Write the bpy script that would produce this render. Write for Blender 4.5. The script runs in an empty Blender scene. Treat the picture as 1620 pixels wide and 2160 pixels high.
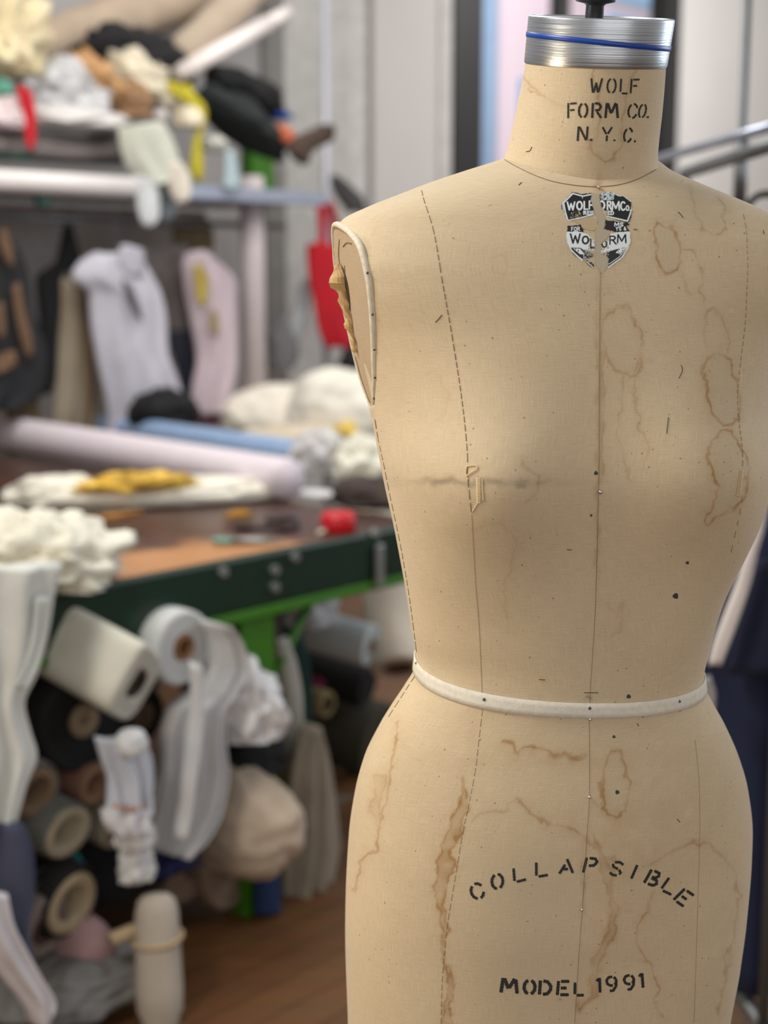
import bpy, bmesh, math, random
import numpy as np
from mathutils import Vector, Matrix, noise
from mathutils.bvhtree import BVHTree

# =====================================================================
# camera, world, lights, exposure
# =====================================================================
SC = bpy.context.scene
COL = SC.collection
CAM_H = 1.39
PITCH = math.radians(9.5)
F = 3000.0                       # focal length in pixels of the 1620x2160 frame
CXP, CYP = 810.0, 1080.0
R = math.radians

cam_d = bpy.data.cameras.new('camera')
cam_o = bpy.data.objects.new('camera', cam_d)
COL.objects.link(cam_o)
cam_o.location = (0, 0, CAM_H)
cam_o.rotation_euler = (R(90) - PITCH, 0, 0)
cam_d.sensor_fit = 'VERTICAL'
cam_d.sensor_height = 36.0
cam_d.lens = F / 2160.0 * 36.0
cam_d.clip_start = 0.05
cam_d.clip_end = 100
cam_d.dof.use_dof = True
cam_d.dof.focus_distance = 1.15
cam_d.dof.aperture_fstop = 3.8
SC.camera = cam_o

SC.view_settings.view_transform = 'Standard'
SC.view_settings.look = 'None'
SC.view_settings.gamma = 1.0
SC.view_settings.use_curve_mapping = False
SC.view_settings.exposure = 0.0

world = bpy.data.worlds.new('world')
SC.world = world
world.use_nodes = True
bg = world.node_tree.nodes['Background']
bg.inputs['Color'].default_value = (1.0, 0.95, 0.90, 1)
bg.inputs['Strength'].default_value = 0.42


def area(name, loc, target, sx, sy, power, color=(1, 1, 1)):
    d = bpy.data.lights.new(name, 'AREA')
    d.shape = 'RECTANGLE'
    d.size, d.size_y, d.energy, d.color = sx, sy, power, color
    o = bpy.data.objects.new(name, d)
    COL.objects.link(o)
    o.location = loc
    o.rotation_euler = (Vector(target) - Vector(loc)).to_track_quat('-Z', 'Y').to_euler()
    return o


# warm lamp to the left of the form, added fill behind the camera, a cool window on the right, tubes over the table, added fills on the far wall
area('work_lamp', (-1.07, 0.95, 2.39), (0.12, 1.12, 1.20), 0.6, 0.4, 22, (1.0, 0.98, 0.94))
area('front_fill_light', (0.6, -1.6, 1.7), (0.12, 1.12, 1.1), 3.0, 2.0, 20, (1.0, 0.95, 0.90))  # unseen soft fill added behind the camera to lift the form's front
area('warm_low_lamp', (-1.15, 0.95, 1.15), (0.0, 1.2, 0.92), 0.4, 0.3, 6.5, (1.0, 0.78, 0.50))
area('window_daylight', (3.4, 3.4, 2.3), (0.2, 1.3, 1.2), 1.8, 1.8, 46, (0.78, 0.88, 1.0))
area('table_ceiling_light', (-0.9, 3.3, 3.1), (-0.9, 3.6, 0.8), 2.2, 1.2, 50, (1.0, 0.96, 0.90))
area('shelf_wall_fill', (0.5, 4.9, 3.4), (-0.1, 6.8, 1.5), 1.4, 0.8, 34, (1.0, 0.97, 0.94))  # added fill that brightens the wall and pole beside the rack
area('rear_wall_fill', (2.6, 7.4, 3.4), (2.3, 9.4, 1.6), 2.0, 1.2, 82, (1.0, 0.98, 0.96))  # added fill aimed at the far wall to brighten it

# =====================================================================
# coordinates: pixel -> world
# =====================================================================
CP, SP = math.cos(PITCH), math.sin(PITCH)
EYE = np.array([0, 0, CAM_H])


def ray(px, py):
    X = (px - CXP) / F
    U = -(py - CYP) / F
    return np.array([X, CP + U * SP, -SP + U * CP])


def at(px, py, Y):               # point at world depth Y
    d = ray(px, py)
    return EYE + d * (Y / d[1])


def atz(px, py, z):              # point on the horizontal plane z
    d = ray(px, py)
    return EYE + d * ((z - CAM_H) / d[2])


TO = np.array([-0.542, 2.65, 0.0])       # table frame: origin, along the edge, into the depth
TE = np.array([0.6755, 0.7375, 0.0])
TN = np.array([-0.7375, 0.6755, 0.0])
UP = np.array([0, 0, 1.0])


def T(s, t, z):
    return TO + TE * s + TN * t + UP * z


def att(px, py, t):              # point on the vertical plane at table depth t
    d = ray(px, py)
    k = (t - (EYE - TO) @ TN) / (d @ TN)
    return EYE + d * k


def cam_project(P):
    P = np.asarray(P, float)
    X, Y, Z = P[..., 0], P[..., 1], P[..., 2] - CAM_H
    d = Y * CP - Z * SP
    u = Y * SP + Z * CP
    return CXP + F * X / d, CYP - F * u / d


# =====================================================================
# materials
# =====================================================================
def lin(c):
    out = []
    for v in c:
        v = v / 255.0
        out.append(v / 12.92 if v <= 0.04045 else ((v + 0.055) / 1.055) ** 2.4)
    return tuple(out)


MATS = {}


def mat(name, rgb, rough=0.85, metal=0.0, var=0.12, scale=18.0, bump=0.15, bscale=60.0, sheen=0.0):
    if name in MATS:
        return MATS[name]
    m = bpy.data.materials.new(name)
    m.use_nodes = True
    nt = m.node_tree
    b = nt.nodes['Principled BSDF']
    c = lin(rgb)
    tc = nt.nodes.new('ShaderNodeTexCoord')
    n = nt.nodes.new('ShaderNodeTexNoise')
    n.inputs['Scale'].default_value = scale
    n.inputs['Detail'].default_value = 5
    nt.links.new(tc.outputs['Object'], n.inputs['Vector'])
    r = nt.nodes.new('ShaderNodeValToRGB')
    r.color_ramp.elements[0].position = 0.3
    r.color_ramp.elements[1].position = 0.7
    r.color_ramp.elements[0].color = tuple(max(0, v * (1 - var)) for v in c) + (1,)
    r.color_ramp.elements[1].color = tuple(min(1, v * (1 + var)) for v in c) + (1,)
    nt.links.new(n.outputs['Fac'], r.inputs['Fac'])
    nt.links.new(r.outputs['Color'], b.inputs['Base Color'])
    b.inputs['Roughness'].default_value = rough
    b.inputs['Metallic'].default_value = metal
    if bump:
        n2 = nt.nodes.new('ShaderNodeTexNoise')
        n2.inputs['Scale'].default_value = bscale
        n2.inputs['Detail'].default_value = 4
        nt.links.new(tc.outputs['Object'], n2.inputs['Vector'])
        bp = nt.nodes.new('ShaderNodeBump')
        bp.inputs['Strength'].default_value = bump
        bp.inputs['Distance'].default_value = 0.004
        nt.links.new(n2.outputs['Fac'], bp.inputs['Height'])
        nt.links.new(bp.outputs['Normal'], b.inputs['Normal'])
    if sheen:
        b.inputs['Sheen Weight'].default_value = sheen
    MATS[name] = m
    return m


def linen_material(name, rgb, with_marks=True):
    """Old woven linen: crossed thread noise, flecks, and the water stains carried by the cloth."""
    m = bpy.data.materials.new(name)
    m.use_nodes = True
    nt = m.node_tree
    N, K = nt.nodes, nt.links
    b = N['Principled BSDF']
    b.inputs['Roughness'].default_value = 0.82
    b.inputs['Sheen Weight'].default_value = 0.15
    uv = N.new('ShaderNodeUVMap')
    uv.uv_map = 'cloth'

    def noise_xy(sx, sy, detail=3.0):
        mp = N.new('ShaderNodeMapping')
        mp.inputs['Scale'].default_value = (sx, sy, 1)
        K.new(uv.outputs['UV'], mp.inputs['Vector'])
        n = N.new('ShaderNodeTexNoise')
        n.inputs['Scale'].default_value = 1.0
        n.inputs['Detail'].default_value = detail
        K.new(mp.outputs['Vector'], n.inputs['Vector'])
        return n.outputs['Fac']

    def math_(op, a, b_=None, c=None):
        x = N.new('ShaderNodeMath')
        x.operation = op
        for i, v in enumerate((a, b_, c)):
            if v is None:
                continue
            if isinstance(v, (int, float)):
                x.inputs[i].default_value = v
            else:
                K.new(v, x.inputs[i])
        return x.outputs[0]

    hor = noise_xy(70, 1900, 2)
    ver = noise_xy(1900, 70, 2)
    cloud = noise_xy(9, 9, 5)
    fine = noise_xy(700, 700, 2)
    weave = math_('ADD', math_('MULTIPLY', hor, 0.5), math_('MULTIPLY', ver, 0.5))
    tone = math_('ADD', math_('MULTIPLY', weave, 0.62), math_('MULTIPLY', cloud, 0.26))
    tone = math_('ADD', tone, math_('MULTIPLY', fine, 0.12))
    ramp = N.new('ShaderNodeValToRGB')
    c = lin(rgb)
    e = ramp.color_ramp.elements
    e[0].position, e[1].position = 0.32, 0.68
    e[0].color = (c[0] * 0.78, c[1] * 0.77, c[2] * 0.74, 1)
    e[1].color = (min(1, c[0] * 1.18), min(1, c[1] * 1.18), min(1, c[2] * 1.18), 1)
    K.new(tone, ramp.inputs['Fac'])
    col = ramp.outputs['Color']

    def mix(a, rgb2, fac):
        x = N.new('ShaderNodeMix')
        x.data_type = 'RGBA'
        K.new(fac, x.inputs[0])
        K.new(a, x.inputs[6])
        x.inputs[7].default_value = lin(rgb2) + (1,)
        return x.outputs[2]

    # rust coloured and dark flecks in the cloth
    vor = N.new('ShaderNodeTexVoronoi')
    vor.voronoi_dimensions = '2D'
    vor.inputs['Scale'].default_value = 130
    vor.inputs['Randomness'].default_value = 1.0
    K.new(uv.outputs['UV'], vor.inputs['Vector'])
    sep = N.new('ShaderNodeSeparateColor')
    K.new(vor.outputs['Color'], sep.inputs[0])
    size = math_('MULTIPLY', math_('POWER', sep.outputs[0], 7.0), 0.11)
    gate = math_('GREATER_THAN', noise_xy(16, 12, 2), 0.46)
    dot = math_('MULTIPLY', math_('GREATER_THAN', size, vor.outputs['Distance']), gate)
    col = mix(col, (112, 78, 46), math_('MULTIPLY', dot, 0.62))
    if with_marks:
        at_ = N.new('ShaderNodeVertexColor')
        at_.layer_name = 'marks'
        s2 = N.new('ShaderNodeSeparateColor')
        K.new(at_.outputs['Color'], s2.inputs[0])
        col = mix(col, (150, 106, 50), s2.outputs[0])
        col = mix(col, (176, 160, 134), s2.outputs[1])
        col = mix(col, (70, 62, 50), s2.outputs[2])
    K.new(col, b.inputs['Base Color'])
    bp = N.new('ShaderNodeBump')
    bp.inputs['Strength'].default_value = 0.35
    bp.inputs['Distance'].default_value = 0.0006
    K.new(weave, bp.inputs['Height'])
    K.new(bp.outputs['Normal'], b.inputs['Normal'])
    return m


# =====================================================================
# mesh helpers
# =====================================================================
def link(name, me, material=None, parent=None, smooth=True):
    if smooth:
        me.polygons.foreach_set('use_smooth', np.ones(len(me.polygons), dtype=bool))
    o = bpy.data.objects.new(name, me)
    COL.objects.link(o)
    if material is not None:
        me.materials.append(material)
    if parent is not None:
        o.parent = parent
    return o


def from_data(name, V, Fc, material=None, parent=None, smooth=True):
    me = bpy.data.meshes.new(name)
    me.from_pydata([tuple(v) for v in V], [], [tuple(f) for f in Fc])
    me.update()
    return link(name, me, material, parent, smooth)


def tag(o, label, cat, group=None):
    o['label'] = label
    o['category'] = cat
    if group:
        o['group'] = group
    return o


def struct(o):
    o['kind'] = 'structure'
    return o


def quads_mesh(name, V, nu, nv, wrap_u=False):
    """fast mesh from a (nv rows x nu columns) grid of points"""
    V = np.asarray(V, np.float32).reshape(-1, 3)
    cu = nu if wrap_u else nu - 1
    i = np.arange(cu)
    j = np.arange(nv - 1)
    I, J = np.meshgrid(i, j)
    I2 = (I + 1) % nu
    q = np.stack([J * nu + I, J * nu + I2, (J + 1) * nu + I2, (J + 1) * nu + I], -1).reshape(-1, 4)
    return mesh_np(name, V, q)


def mesh_np(name, V, q):
    me = bpy.data.meshes.new(name)
    me.vertices.add(len(V))
    me.vertices.foreach_set('co', np.asarray(V, np.float32).ravel())
    me.loops.add(q.size)
    me.loops.foreach_set('vertex_index', q.astype(np.int32).ravel())
    me.polygons.add(len(q))
    me.polygons.foreach_set('loop_start', (np.arange(len(q)) * q.shape[1]).astype(np.int32))
    me.polygons.foreach_set('loop_total', np.full(len(q), q.shape[1], np.int32))
    me.update(calc_edges=True)
    me.validate()
    return me


def tube_data(path, rad, seg=12, cap=True, start=0):
    path = [Vector(p) for p in path]
    n = len(path)
    rads = rad if hasattr(rad, '__len__') else [rad] * n
    V, Fc = [], []
    prev = None
    for i, p in enumerate(path):
        d = (path[min(i + 1, n - 1)] - path[max(i - 1, 0)]).normalized()
        if prev is None:
            a = Vector((0, 0, 1)) if abs(d.z) < 0.9 else Vector((1, 0, 0))
            x = d.cross(a).normalized()
        else:
            x = (prev - d * prev.dot(d)).normalized()
        prev = x
        y = d.cross(x)
        for k in range(seg):
            a = 2 * math.pi * k / seg
            V.append(p + (x * math.cos(a) + y * math.sin(a)) * rads[i])
    for i in range(n - 1):
        for k in range(seg):
            k2 = (k + 1) % seg
            Fc.append((start + i * seg + k, start + i * seg + k2, start + (i + 1) * seg + k2, start + (i + 1) * seg + k))
    if cap:
        Fc.append(tuple(start + k for k in reversed(range(seg))))
        Fc.append(tuple(start + (n - 1) * seg + k for k in range(seg)))
    return V, Fc


def tube(name, path, rad, material, parent=None, seg=12):
    V, Fc = tube_data(path, rad, seg)
    return from_data(name, V, Fc, material, parent)


def multi_tube(name, paths, rad, material, parent=None, seg=8):
    V, Fc = [], []
    for p in paths:
        v, f = tube_data(p, rad, seg, True, len(V))
        V += v
        Fc += f
    return from_data(name, V, Fc, material, parent)


def box_frame(name, o, ex, ey, ez, material, parent=None, bevel=0.004):
    """box from a corner and three edge vectors, bevelled"""
    bm = bmesh.new()
    o, ex, ey, ez = (Vector(v) for v in (o, ex, ey, ez))
    vs = [bm.verts.new(o + ex * i + ey * j + ez * k) for k in (0, 1) for j in (0, 1) for i in (0, 1)]
    for f in ((0, 2, 3, 1), (4, 5, 7, 6), (0, 1, 5, 4), (2, 6, 7, 3), (0, 4, 6, 2), (1, 3, 7, 5)):
        bm.faces.new([vs[i] for i in f])
    bmesh.ops.recalc_face_normals(bm, faces=bm.faces)
    if bevel:
        bmesh.ops.bevel(bm, geom=list(bm.edges), offset=bevel, segments=2, affect='EDGES', profile=0.6)
    me = bpy.data.meshes.new(name)
    bm.to_mesh(me)
    bm.free()
    return link(name, me, material, parent, smooth=False)


def sphere(name, c, r, material, parent=None, seg=12, squash=(1, 1, 1)):
    bm = bmesh.new()
    bmesh.ops.create_uvsphere(bm, u_segments=seg, v_segments=max(6, seg // 2 + 2), radius=r)
    for v in bm.verts:
        v.co = Vector((v.co.x * squash[0], v.co.y * squash[1], v.co.z * squash[2])) + Vector(c)
    me = bpy.data.meshes.new(name)
    bm.to_mesh(me)
    bm.free()
    return link(name, me, material, parent)


def pchip(xs, ys, x):
    xs = np.asarray(xs, float)
    ys = np.asarray(ys, float)
    x = np.clip(x, xs[0], xs[-1])
    h = np.diff(xs)
    dl = np.diff(ys) / h
    m = np.zeros_like(ys)
    for i in range(1, len(xs) - 1):
        if dl[i - 1] * dl[i] > 0:
            w1 = 2 * h[i] + h[i - 1]
            w2 = h[i] + 2 * h[i - 1]
            m[i] = (w1 + w2) / (w1 / dl[i - 1] + w2 / dl[i])
    m[0] = dl[0]
    m[-1] = dl[-1]
    k = np.clip(np.searchsorted(xs, x, side='right') - 1, 0, len(h) - 1)
    t = (x - xs[k]) / h[k]
    t2 = t * t
    t3 = t2 * t
    return ys[k] * (2 * t3 - 3 * t2 + 1) + h[k] * m[k] * (t3 - 2 * t2 + t) + ys[k + 1] * (-2 * t3 + 3 * t2) + h[k] * m[k + 1] * (t3 - t2)

# =====================================================================
# ROOM
# =====================================================================
def wood_floor_material():
    m = bpy.data.materials.new('floor_boards')
    m.use_nodes = True
    nt = m.node_tree
    N, K = nt.nodes, nt.links
    b = N['Principled BSDF']
    tc = N.new('ShaderNodeTexCoord')
    mp = N.new('ShaderNodeMapping')
    mp.inputs['Rotation'].default_value = (0, 0, R(-48))
    K.new(tc.outputs['Object'], mp.inputs['Vector'])
    br = N.new('ShaderNodeTexBrick')
    br.inputs['Scale'].default_value = 1.0
    br.inputs['Brick Width'].default_value = 1.6
    br.inputs['Row Height'].default_value = .085
    br.inputs['Mortar Size'].default_value = .002
    br.inputs['Color1'].default_value = lin((138, 94, 56)) + (1,)
    br.inputs['Color2'].default_value = lin((108, 72, 42)) + (1,)
    br.inputs['Mortar'].default_value = lin((58, 36, 22)) + (1,)
    K.new(mp.outputs['Vector'], br.inputs['Vector'])
    mp2 = N.new('ShaderNodeMapping')
    mp2.inputs['Rotation'].default_value = (0, 0, R(-48))
    mp2.inputs['Scale'].default_value = (3, 40, 1)
    K.new(tc.outputs['Object'], mp2.inputs['Vector'])
    n = N.new('ShaderNodeTexNoise')
    n.inputs['Scale'].default_value = 1.5
    n.inputs['Detail'].default_value = 6
    K.new(mp2.outputs['Vector'], n.inputs['Vector'])
    mx = N.new('ShaderNodeMix')
    mx.data_type = 'RGBA'
    mx.blend_type = 'MULTIPLY'
    mx.inputs[0].default_value = .6
    K.new(br.outputs['Color'], mx.inputs[6])
    K.new(n.outputs['Color'], mx.inputs[7])
    K.new(mx.outputs[2], b.inputs['Base Color'])
    b.inputs['Roughness'].default_value = .45
    return m


def table_material():
    m = bpy.data.materials.new('worn_table_board')
    m.use_nodes = True
    nt = m.node_tree
    N, K = nt.nodes, nt.links
    b = N['Principled BSDF']
    tc = N.new('ShaderNodeTexCoord')
    n = N.new('ShaderNodeTexNoise')
    n.inputs['Scale'].default_value = 5.5
    n.inputs['Detail'].default_value = 7
    n.inputs['Roughness'].default_value = .65
    K.new(tc.outputs['Object'], n.inputs['Vector'])
    ca = N.new('ShaderNodeVertexColor')          # where hands and cloth have worn the varnish through
    ca.layer_name = 'wear'
    ad = N.new('ShaderNodeMath')
    ad.operation = 'ADD'
    K.new(n.outputs['Fac'], ad.inputs[0])
    K.new(ca.outputs['Color'], ad.inputs[1])
    r = N.new('ShaderNodeValToRGB')
    e = r.color_ramp.elements
    e[0].position, e[0].color = .50, lin((64, 40, 33)) + (1,)
    e[1].position, e[1].color = 1.10 if False else .98, lin((196, 140, 92)) + (1,)
    x = r.color_ramp.elements.new(.74)
    x.color = lin((96, 62, 48)) + (1,)
    K.new(ad.outputs[0], r.inputs['Fac'])
    K.new(r.outputs['Color'], b.inputs['Base Color'])
    b.inputs['Roughness'].default_value = .32
    return m


def plane_quad(name, pts, m):
    return from_data(name, pts, [(0, 1, 2, 3)], m, None, False)


WALL = mat('wall_paint', (196, 193, 191), .9, var=.03, scale=2, bump=.03)
WALL_G = mat('grey_wall_paint', (178, 176, 176), .9, var=.03, scale=2, bump=.03)

fl = box_frame('floor', (-6, -2.5, -.06), (14, 0, 0), (0, 16, 0), (0, 0, .06), wood_floor_material(), None, 0)
struct(fl)

# the far wall runs parallel to the cutting table; one window opens in it
WT = 2.75


def s_of(px, py, t):
    return float((att(px, py, t) - TO) @ TE)


s0, s1 = s_of(950, 200, WT), s_of(1424, 200, WT)
zb, zt = .85, 3.3
Hw = 3.9


def wall_box(name, sa, sb, za, zb_, m, th=.14, t0=WT):
    o = box_frame(name, T(sa, t0, za), TE * (sb - sa), TN * th, UP * (zb_ - za), m, None, 0)
    return struct(o)


wall_box('wall_rear', -6.0, s_of(690, 200, WT), 0, Hw, WALL_G)
wall_box('wall_rear', s_of(690, 200, WT), s0, 0, Hw, WALL)
wall_box('wall_rear', s1, s1 + 6.5, 0, Hw, WALL)
wall_box('wall_rear', s0, s1, 0, zb, WALL)
wall_box('wall_rear', s0, s1, zt, Hw, WALL)
FRAME = mat('black_window_frame', (30, 29, 30), .45, var=.1, bump=0)
wf = bpy.data.objects.new('window_1', None)
COL.objects.link(wf)
wf['kind'] = 'structure'
wL = s_of(1010, 200, WT) - s0
wR = s1 - s_of(1392, 200, WT)
box_frame('window_post', T(s0, WT - .03, zb), TE * wL, TN * .12, UP * (zt - zb), FRAME, wf)
box_frame('window_post', T(s1 - wR, WT - .03, zb), TE * wR, TN * .12, UP * (zt - zb), FRAME, wf)
sm_ = s_of(1180, 20, WT)
box_frame('window_mullion', T(sm_, WT, zb), TE * (s_of(1204, 20, WT) - sm_), TN * .07, UP * (zt - zb), FRAME, wf)
box_frame('window_rail', T(s0, WT - .02, zb), TE * (s1 - s0), TN * .11, UP * .1, FRAME, wf)
box_frame('window_rail', T(s0, WT - .02, zt - .1), TE * (s1 - s0), TN * .11, UP * .1, FRAME, wf)
gl = bpy.data.materials.new('window_glass')
gl.use_nodes = True
gb = gl.node_tree.nodes['Principled BSDF']
gb.inputs['Transmission Weight'].default_value = 1
gb.inputs['Roughness'].default_value = 0
gb.inputs['IOR'].default_value = 1.02
gb.inputs['Base Color'].default_value = (.97, .99, 1, 1)
box_frame('window_pane', T(s0 + wL, WT + .05, zb + .1), TE * (s1 - s0 - wL - wR), TN * .006, UP * (zt - zb - .2), gl, wf, 0)

# pipe run, door edge strip and wall joints
tr = box_frame('trim_1', T(s_of(716, 300, WT), WT - .03, 0), TE * .16, TN * .03, UP * Hw, mat('strip_white', (196, 194, 192), .7, bump=0), None, .004)
struct(tr)
tr = box_frame('trim_2', T(s_of(764, 300, WT), WT - .012, 0), TE * .07, TN * .012, UP * Hw, mat('strip_grey', (132, 130, 130), .8, bump=0), None, .003)
struct(tr)
tr = box_frame('trim_3', T(s_of(596, 300, 2.6), 2.58, 0), TE * .42, TN * .14, UP * Hw, mat('strip_pale', (182, 181, 178), .8, bump=0), None, .006)
struct(tr)
tr = box_frame('trim_4', T(s_of(925, 300, WT), WT - .02, 0), TE * .08, TN * .02, UP * Hw, mat('strip_white', (196, 194, 192)), None, .004)
struct(tr)
wl = box_frame('wall_far', (-5.5, -2, 0), (.1, 0, 0), (0, 5.5, 0), (0, 0, Hw), WALL_G, None, 0)
struct(wl)

# the building across the street
PINK = mat('pink_render', (238, 214, 222), .9, var=.03, scale=.6, bump=0)
bt_ = 7.0
sa, sb = s_of(900, 100, bt_) - 3, s_of(1500, 100, bt_) + 4
bld = box_frame('exterior_building', T(sa, bt_, -1), TE * (sb - sa), TN * 1.0, UP * (4.35 + 1), PINK, None, 0)
tag(bld, 'pale pink building seen through the black framed window', 'building')
box_frame('sky_band', T(sa, bt_ - .06, 4.35), TE * (sb - sa), TN * 1.0, UP * 2.4, mat('sky_band_blue', (170, 208, 240), .8, var=.08, scale=.7, bump=0), bld, 0)  # blue band added above the facade to stand in for the sky
box_frame('pilaster', T(s_of(1008, 200, bt_), bt_ - .12, -1), TE * (s_of(1028, 200, bt_) - s_of(1008, 200, bt_)), TN * .12, UP * 5.35, mat('blue_grey_trim', (140, 164, 190), .7, bump=0), bld, 0)
for z_ in (2.75, 1.0):
    w_ = box_frame('window', T(s_of(1096, 100, bt_), bt_ - .02, z_), TE * (s_of(1150, 100, bt_) - s_of(1096, 100, bt_)), TN * .03, UP * .62, mat('blue_trim', (120, 158, 196)), bld, 0)
    box_frame('pane', T(s_of(1102, 100, bt_), bt_ - .03, z_ + .04), TE * (s_of(1147, 100, bt_) - s_of(1102, 100, bt_)), TN * .02, UP * .54, mat('sky_glass', (150, 196, 236), .2, bump=0), w_, 0)
gm = att(1200, 100, 4.2)
w_ = box_frame('window', T(s_of(1282, 30, bt_), bt_ - .02, 3.72), TE * (s_of(1400, 30, bt_) - s_of(1282, 30, bt_)), TN * .03, UP * .5, mat('sky_glass', (150, 196, 236)), bld, 0)  # added blue panel standing in for open sky, no real window
area('outdoor_light', (gm[0], gm[1], 5.2), tuple(att(1180, 80, bt_)), 3.5, 2.0, 300, (.95, .98, 1.0))
# =====================================================================
# THE DRESS FORM
# =====================================================================
FX, FY, YAW = 0.143, 1.20, R(8)
CYW, SYW = math.cos(YAW), math.sin(YAW)


def to_world(p):
    p = np.asarray(p, float)
    return np.stack([FX + p[..., 0] * CYW - p[..., 1] * SYW, FY + p[..., 0] * SYW + p[..., 1] * CYW, p[..., 2]], -1)


def to_local(p):
    p = np.asarray(p, float)
    x, y = p[..., 0] - FX, p[..., 1] - FY
    return np.stack([x * CYW + y * SYW, -x * SYW + y * CYW, p[..., 2]], -1)


ZK = [.66, .72, .78, .84, .90, .96, 1.00, 1.03, 1.06, 1.10, 1.16, 1.22, 1.28, 1.34, 1.38, 1.41, 1.43, 1.45, 1.465, 1.48, 1.492]
BFK = [.112, .115, .117, .117, .113, .105, .097, .092, .091, .092, .094, .096, .100, .103, .102, .098, .093, .085, .074, .049, .018]
BBK = [.130, .135, .138, .138, .134, .122, .106, .094, .090, .092, .100, .106, .106, .098, .087, .076, .066, .055, .042, .027, .012]
YCK = [0, 0, 0, 0, 0, 0, 0, 0, 0, 0, 0, 0, .004, .010, .015, .018, .020, .021, .022, .022, .022]
EFK = [2.2, 2.2, 2.2, 2.2, 2.2, 2.2, 2.2, 2.2, 2.2, 2.4, 2.7, 2.5, 2.0, 2.2, 2.5, 2.4, 2.3, 2.2, 2.1, 2.0, 2.0]
EBK = [2.2, 2.2, 2.2, 2.2, 2.2, 2.15, 2.1, 2.1, 2.1, 2.1, 2.2, 2.4, 2.6, 2.8, 2.6, 2.4, 2.3, 2.2, 2.1, 2.0, 2.0]
ZW = [.66, .72, .78, .82, .86, .90, .94, .97, 1.00, 1.02, 1.035, 1.05, 1.065, 1.09, 1.12, 1.15, 1.18, 1.21, 1.24, 1.27, 1.29,
      1.32, 1.35, 1.38, 1.40, 1.415, 1.425, 1.435, 1.445, 1.455, 1.465, 1.475, 1.485, 1.492]
_lo = [0.1739, 0.1746, 0.1766, 0.178, 0.1784, 0.178, 0.1747, 0.1691, 0.157, 0.1461, 0.1368, 0.1290, 0.1277, 0.1319, 0.1365,
       0.1414, 0.1466, 0.1524, 0.1577]
_top = [0.2009, 0.1933, 0.1737, 0.1487, 0.1226, 0.0925, 0.0612, 0.045]
WLF = _lo + [.1605, .1632, .1675, .1772, .1955, .2070, .2072] + _top      # front half-width on the armhole side that shows
WLB = _lo + [.1630, .1682, .1783, .1863, .1959, .2005, .2016] + _top      # back half-width
WRK = [0.17, 0.1727, 0.1802, 0.1828, 0.1834, 0.1819, 0.1745, 0.1633, 0.1479, 0.1353, 0.1270, 0.1248, 0.1272, 0.1312, 0.1388,
       0.1516, 0.1648, 0.1745, 0.1800, .181, .181, .183, .189, .201, .2075, .204, 0.1943, 0.1807, 0.1575, 0.1313, 0.1052, 0.0827, 0.0690, 0.050]
CK = [-0.0009, -0.0012, -0.0009, 0.0002, 0.0017, 0.0037, 0.0058, 0.0077, 0.0091, 0.0101, 0.0107, 0.0112, 0.0116, 0.0119, 0.0121,
      0.0118, 0.0113, 0.0106, 0.0101, 0.0101, 0.0106, 0.0116, 0.0128, 0.014, 0.0152, 0.0164, 0.0174, 0.0184, 0.0194, 0.0201,
      0.0204, 0.0204, 0.0204, 0.0204]
KP = 0.18                                    # how far the armhole plate turns towards the front


def plate_x(z, right=False):
    if right:
        return np.interp(z, [1.27, 1.43], [.180, .197])
    return np.interp(z, [1.27, 1.43], [.159, .199])


EDGE_F = [[1.2786, 0.0081], [1.2882, -0.0028], [1.3049, -0.0178], [1.321, -0.0284], [1.3443, -0.0428], [1.3671, -0.0544], [1.3856, -0.0602],
          [1.4021, -0.0588], [1.4136, -0.0524], [1.4242, -0.0302], [1.43, -0.0028]]
EDGE_B = [[1.4273, 0.011], [1.4127, 0.0195], [1.3971, 0.026], [1.3773, 0.0291], [1.3575, 0.0278], [1.3337, 0.0284], [1.3138, 0.0274], [1.2981, 0.0235],
          [1.2846, 0.0166], [1.2771, 0.0118]]


def plate_edges(z):
    f = np.array(EDGE_F)
    b = np.array(EDGE_B[::-1])
    return np.interp(z, f[:, 0], f[:, 1]), np.interp(z, b[:, 0], b[:, 1])


for _i, _z in enumerate(ZW):                 # half-widths that make the skin meet the plate along its edges
    if 1.28 < _z < 1.42:
        _yf, _yb = (float(v) for v in plate_edges(_z))
        _xa = float(np.interp(_z, [1.27, 1.43], [.159, .199]))
        WLF[_i] = (_xa + KP * _yf) / (1 - (max(0, -_yf) / float(pchip(ZK, BFK, _z))) ** float(pchip(ZK, EFK, _z))) ** (1 / float(pchip(ZK, EFK, _z)))
        WLB[_i] = (_xa + KP * _yb) / (1 - (max(0, _yb) / float(pchip(ZK, BBK, _z))) ** float(pchip(ZK, EBK, _z))) ** (1 / float(pchip(ZK, EBK, _z)))


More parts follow.
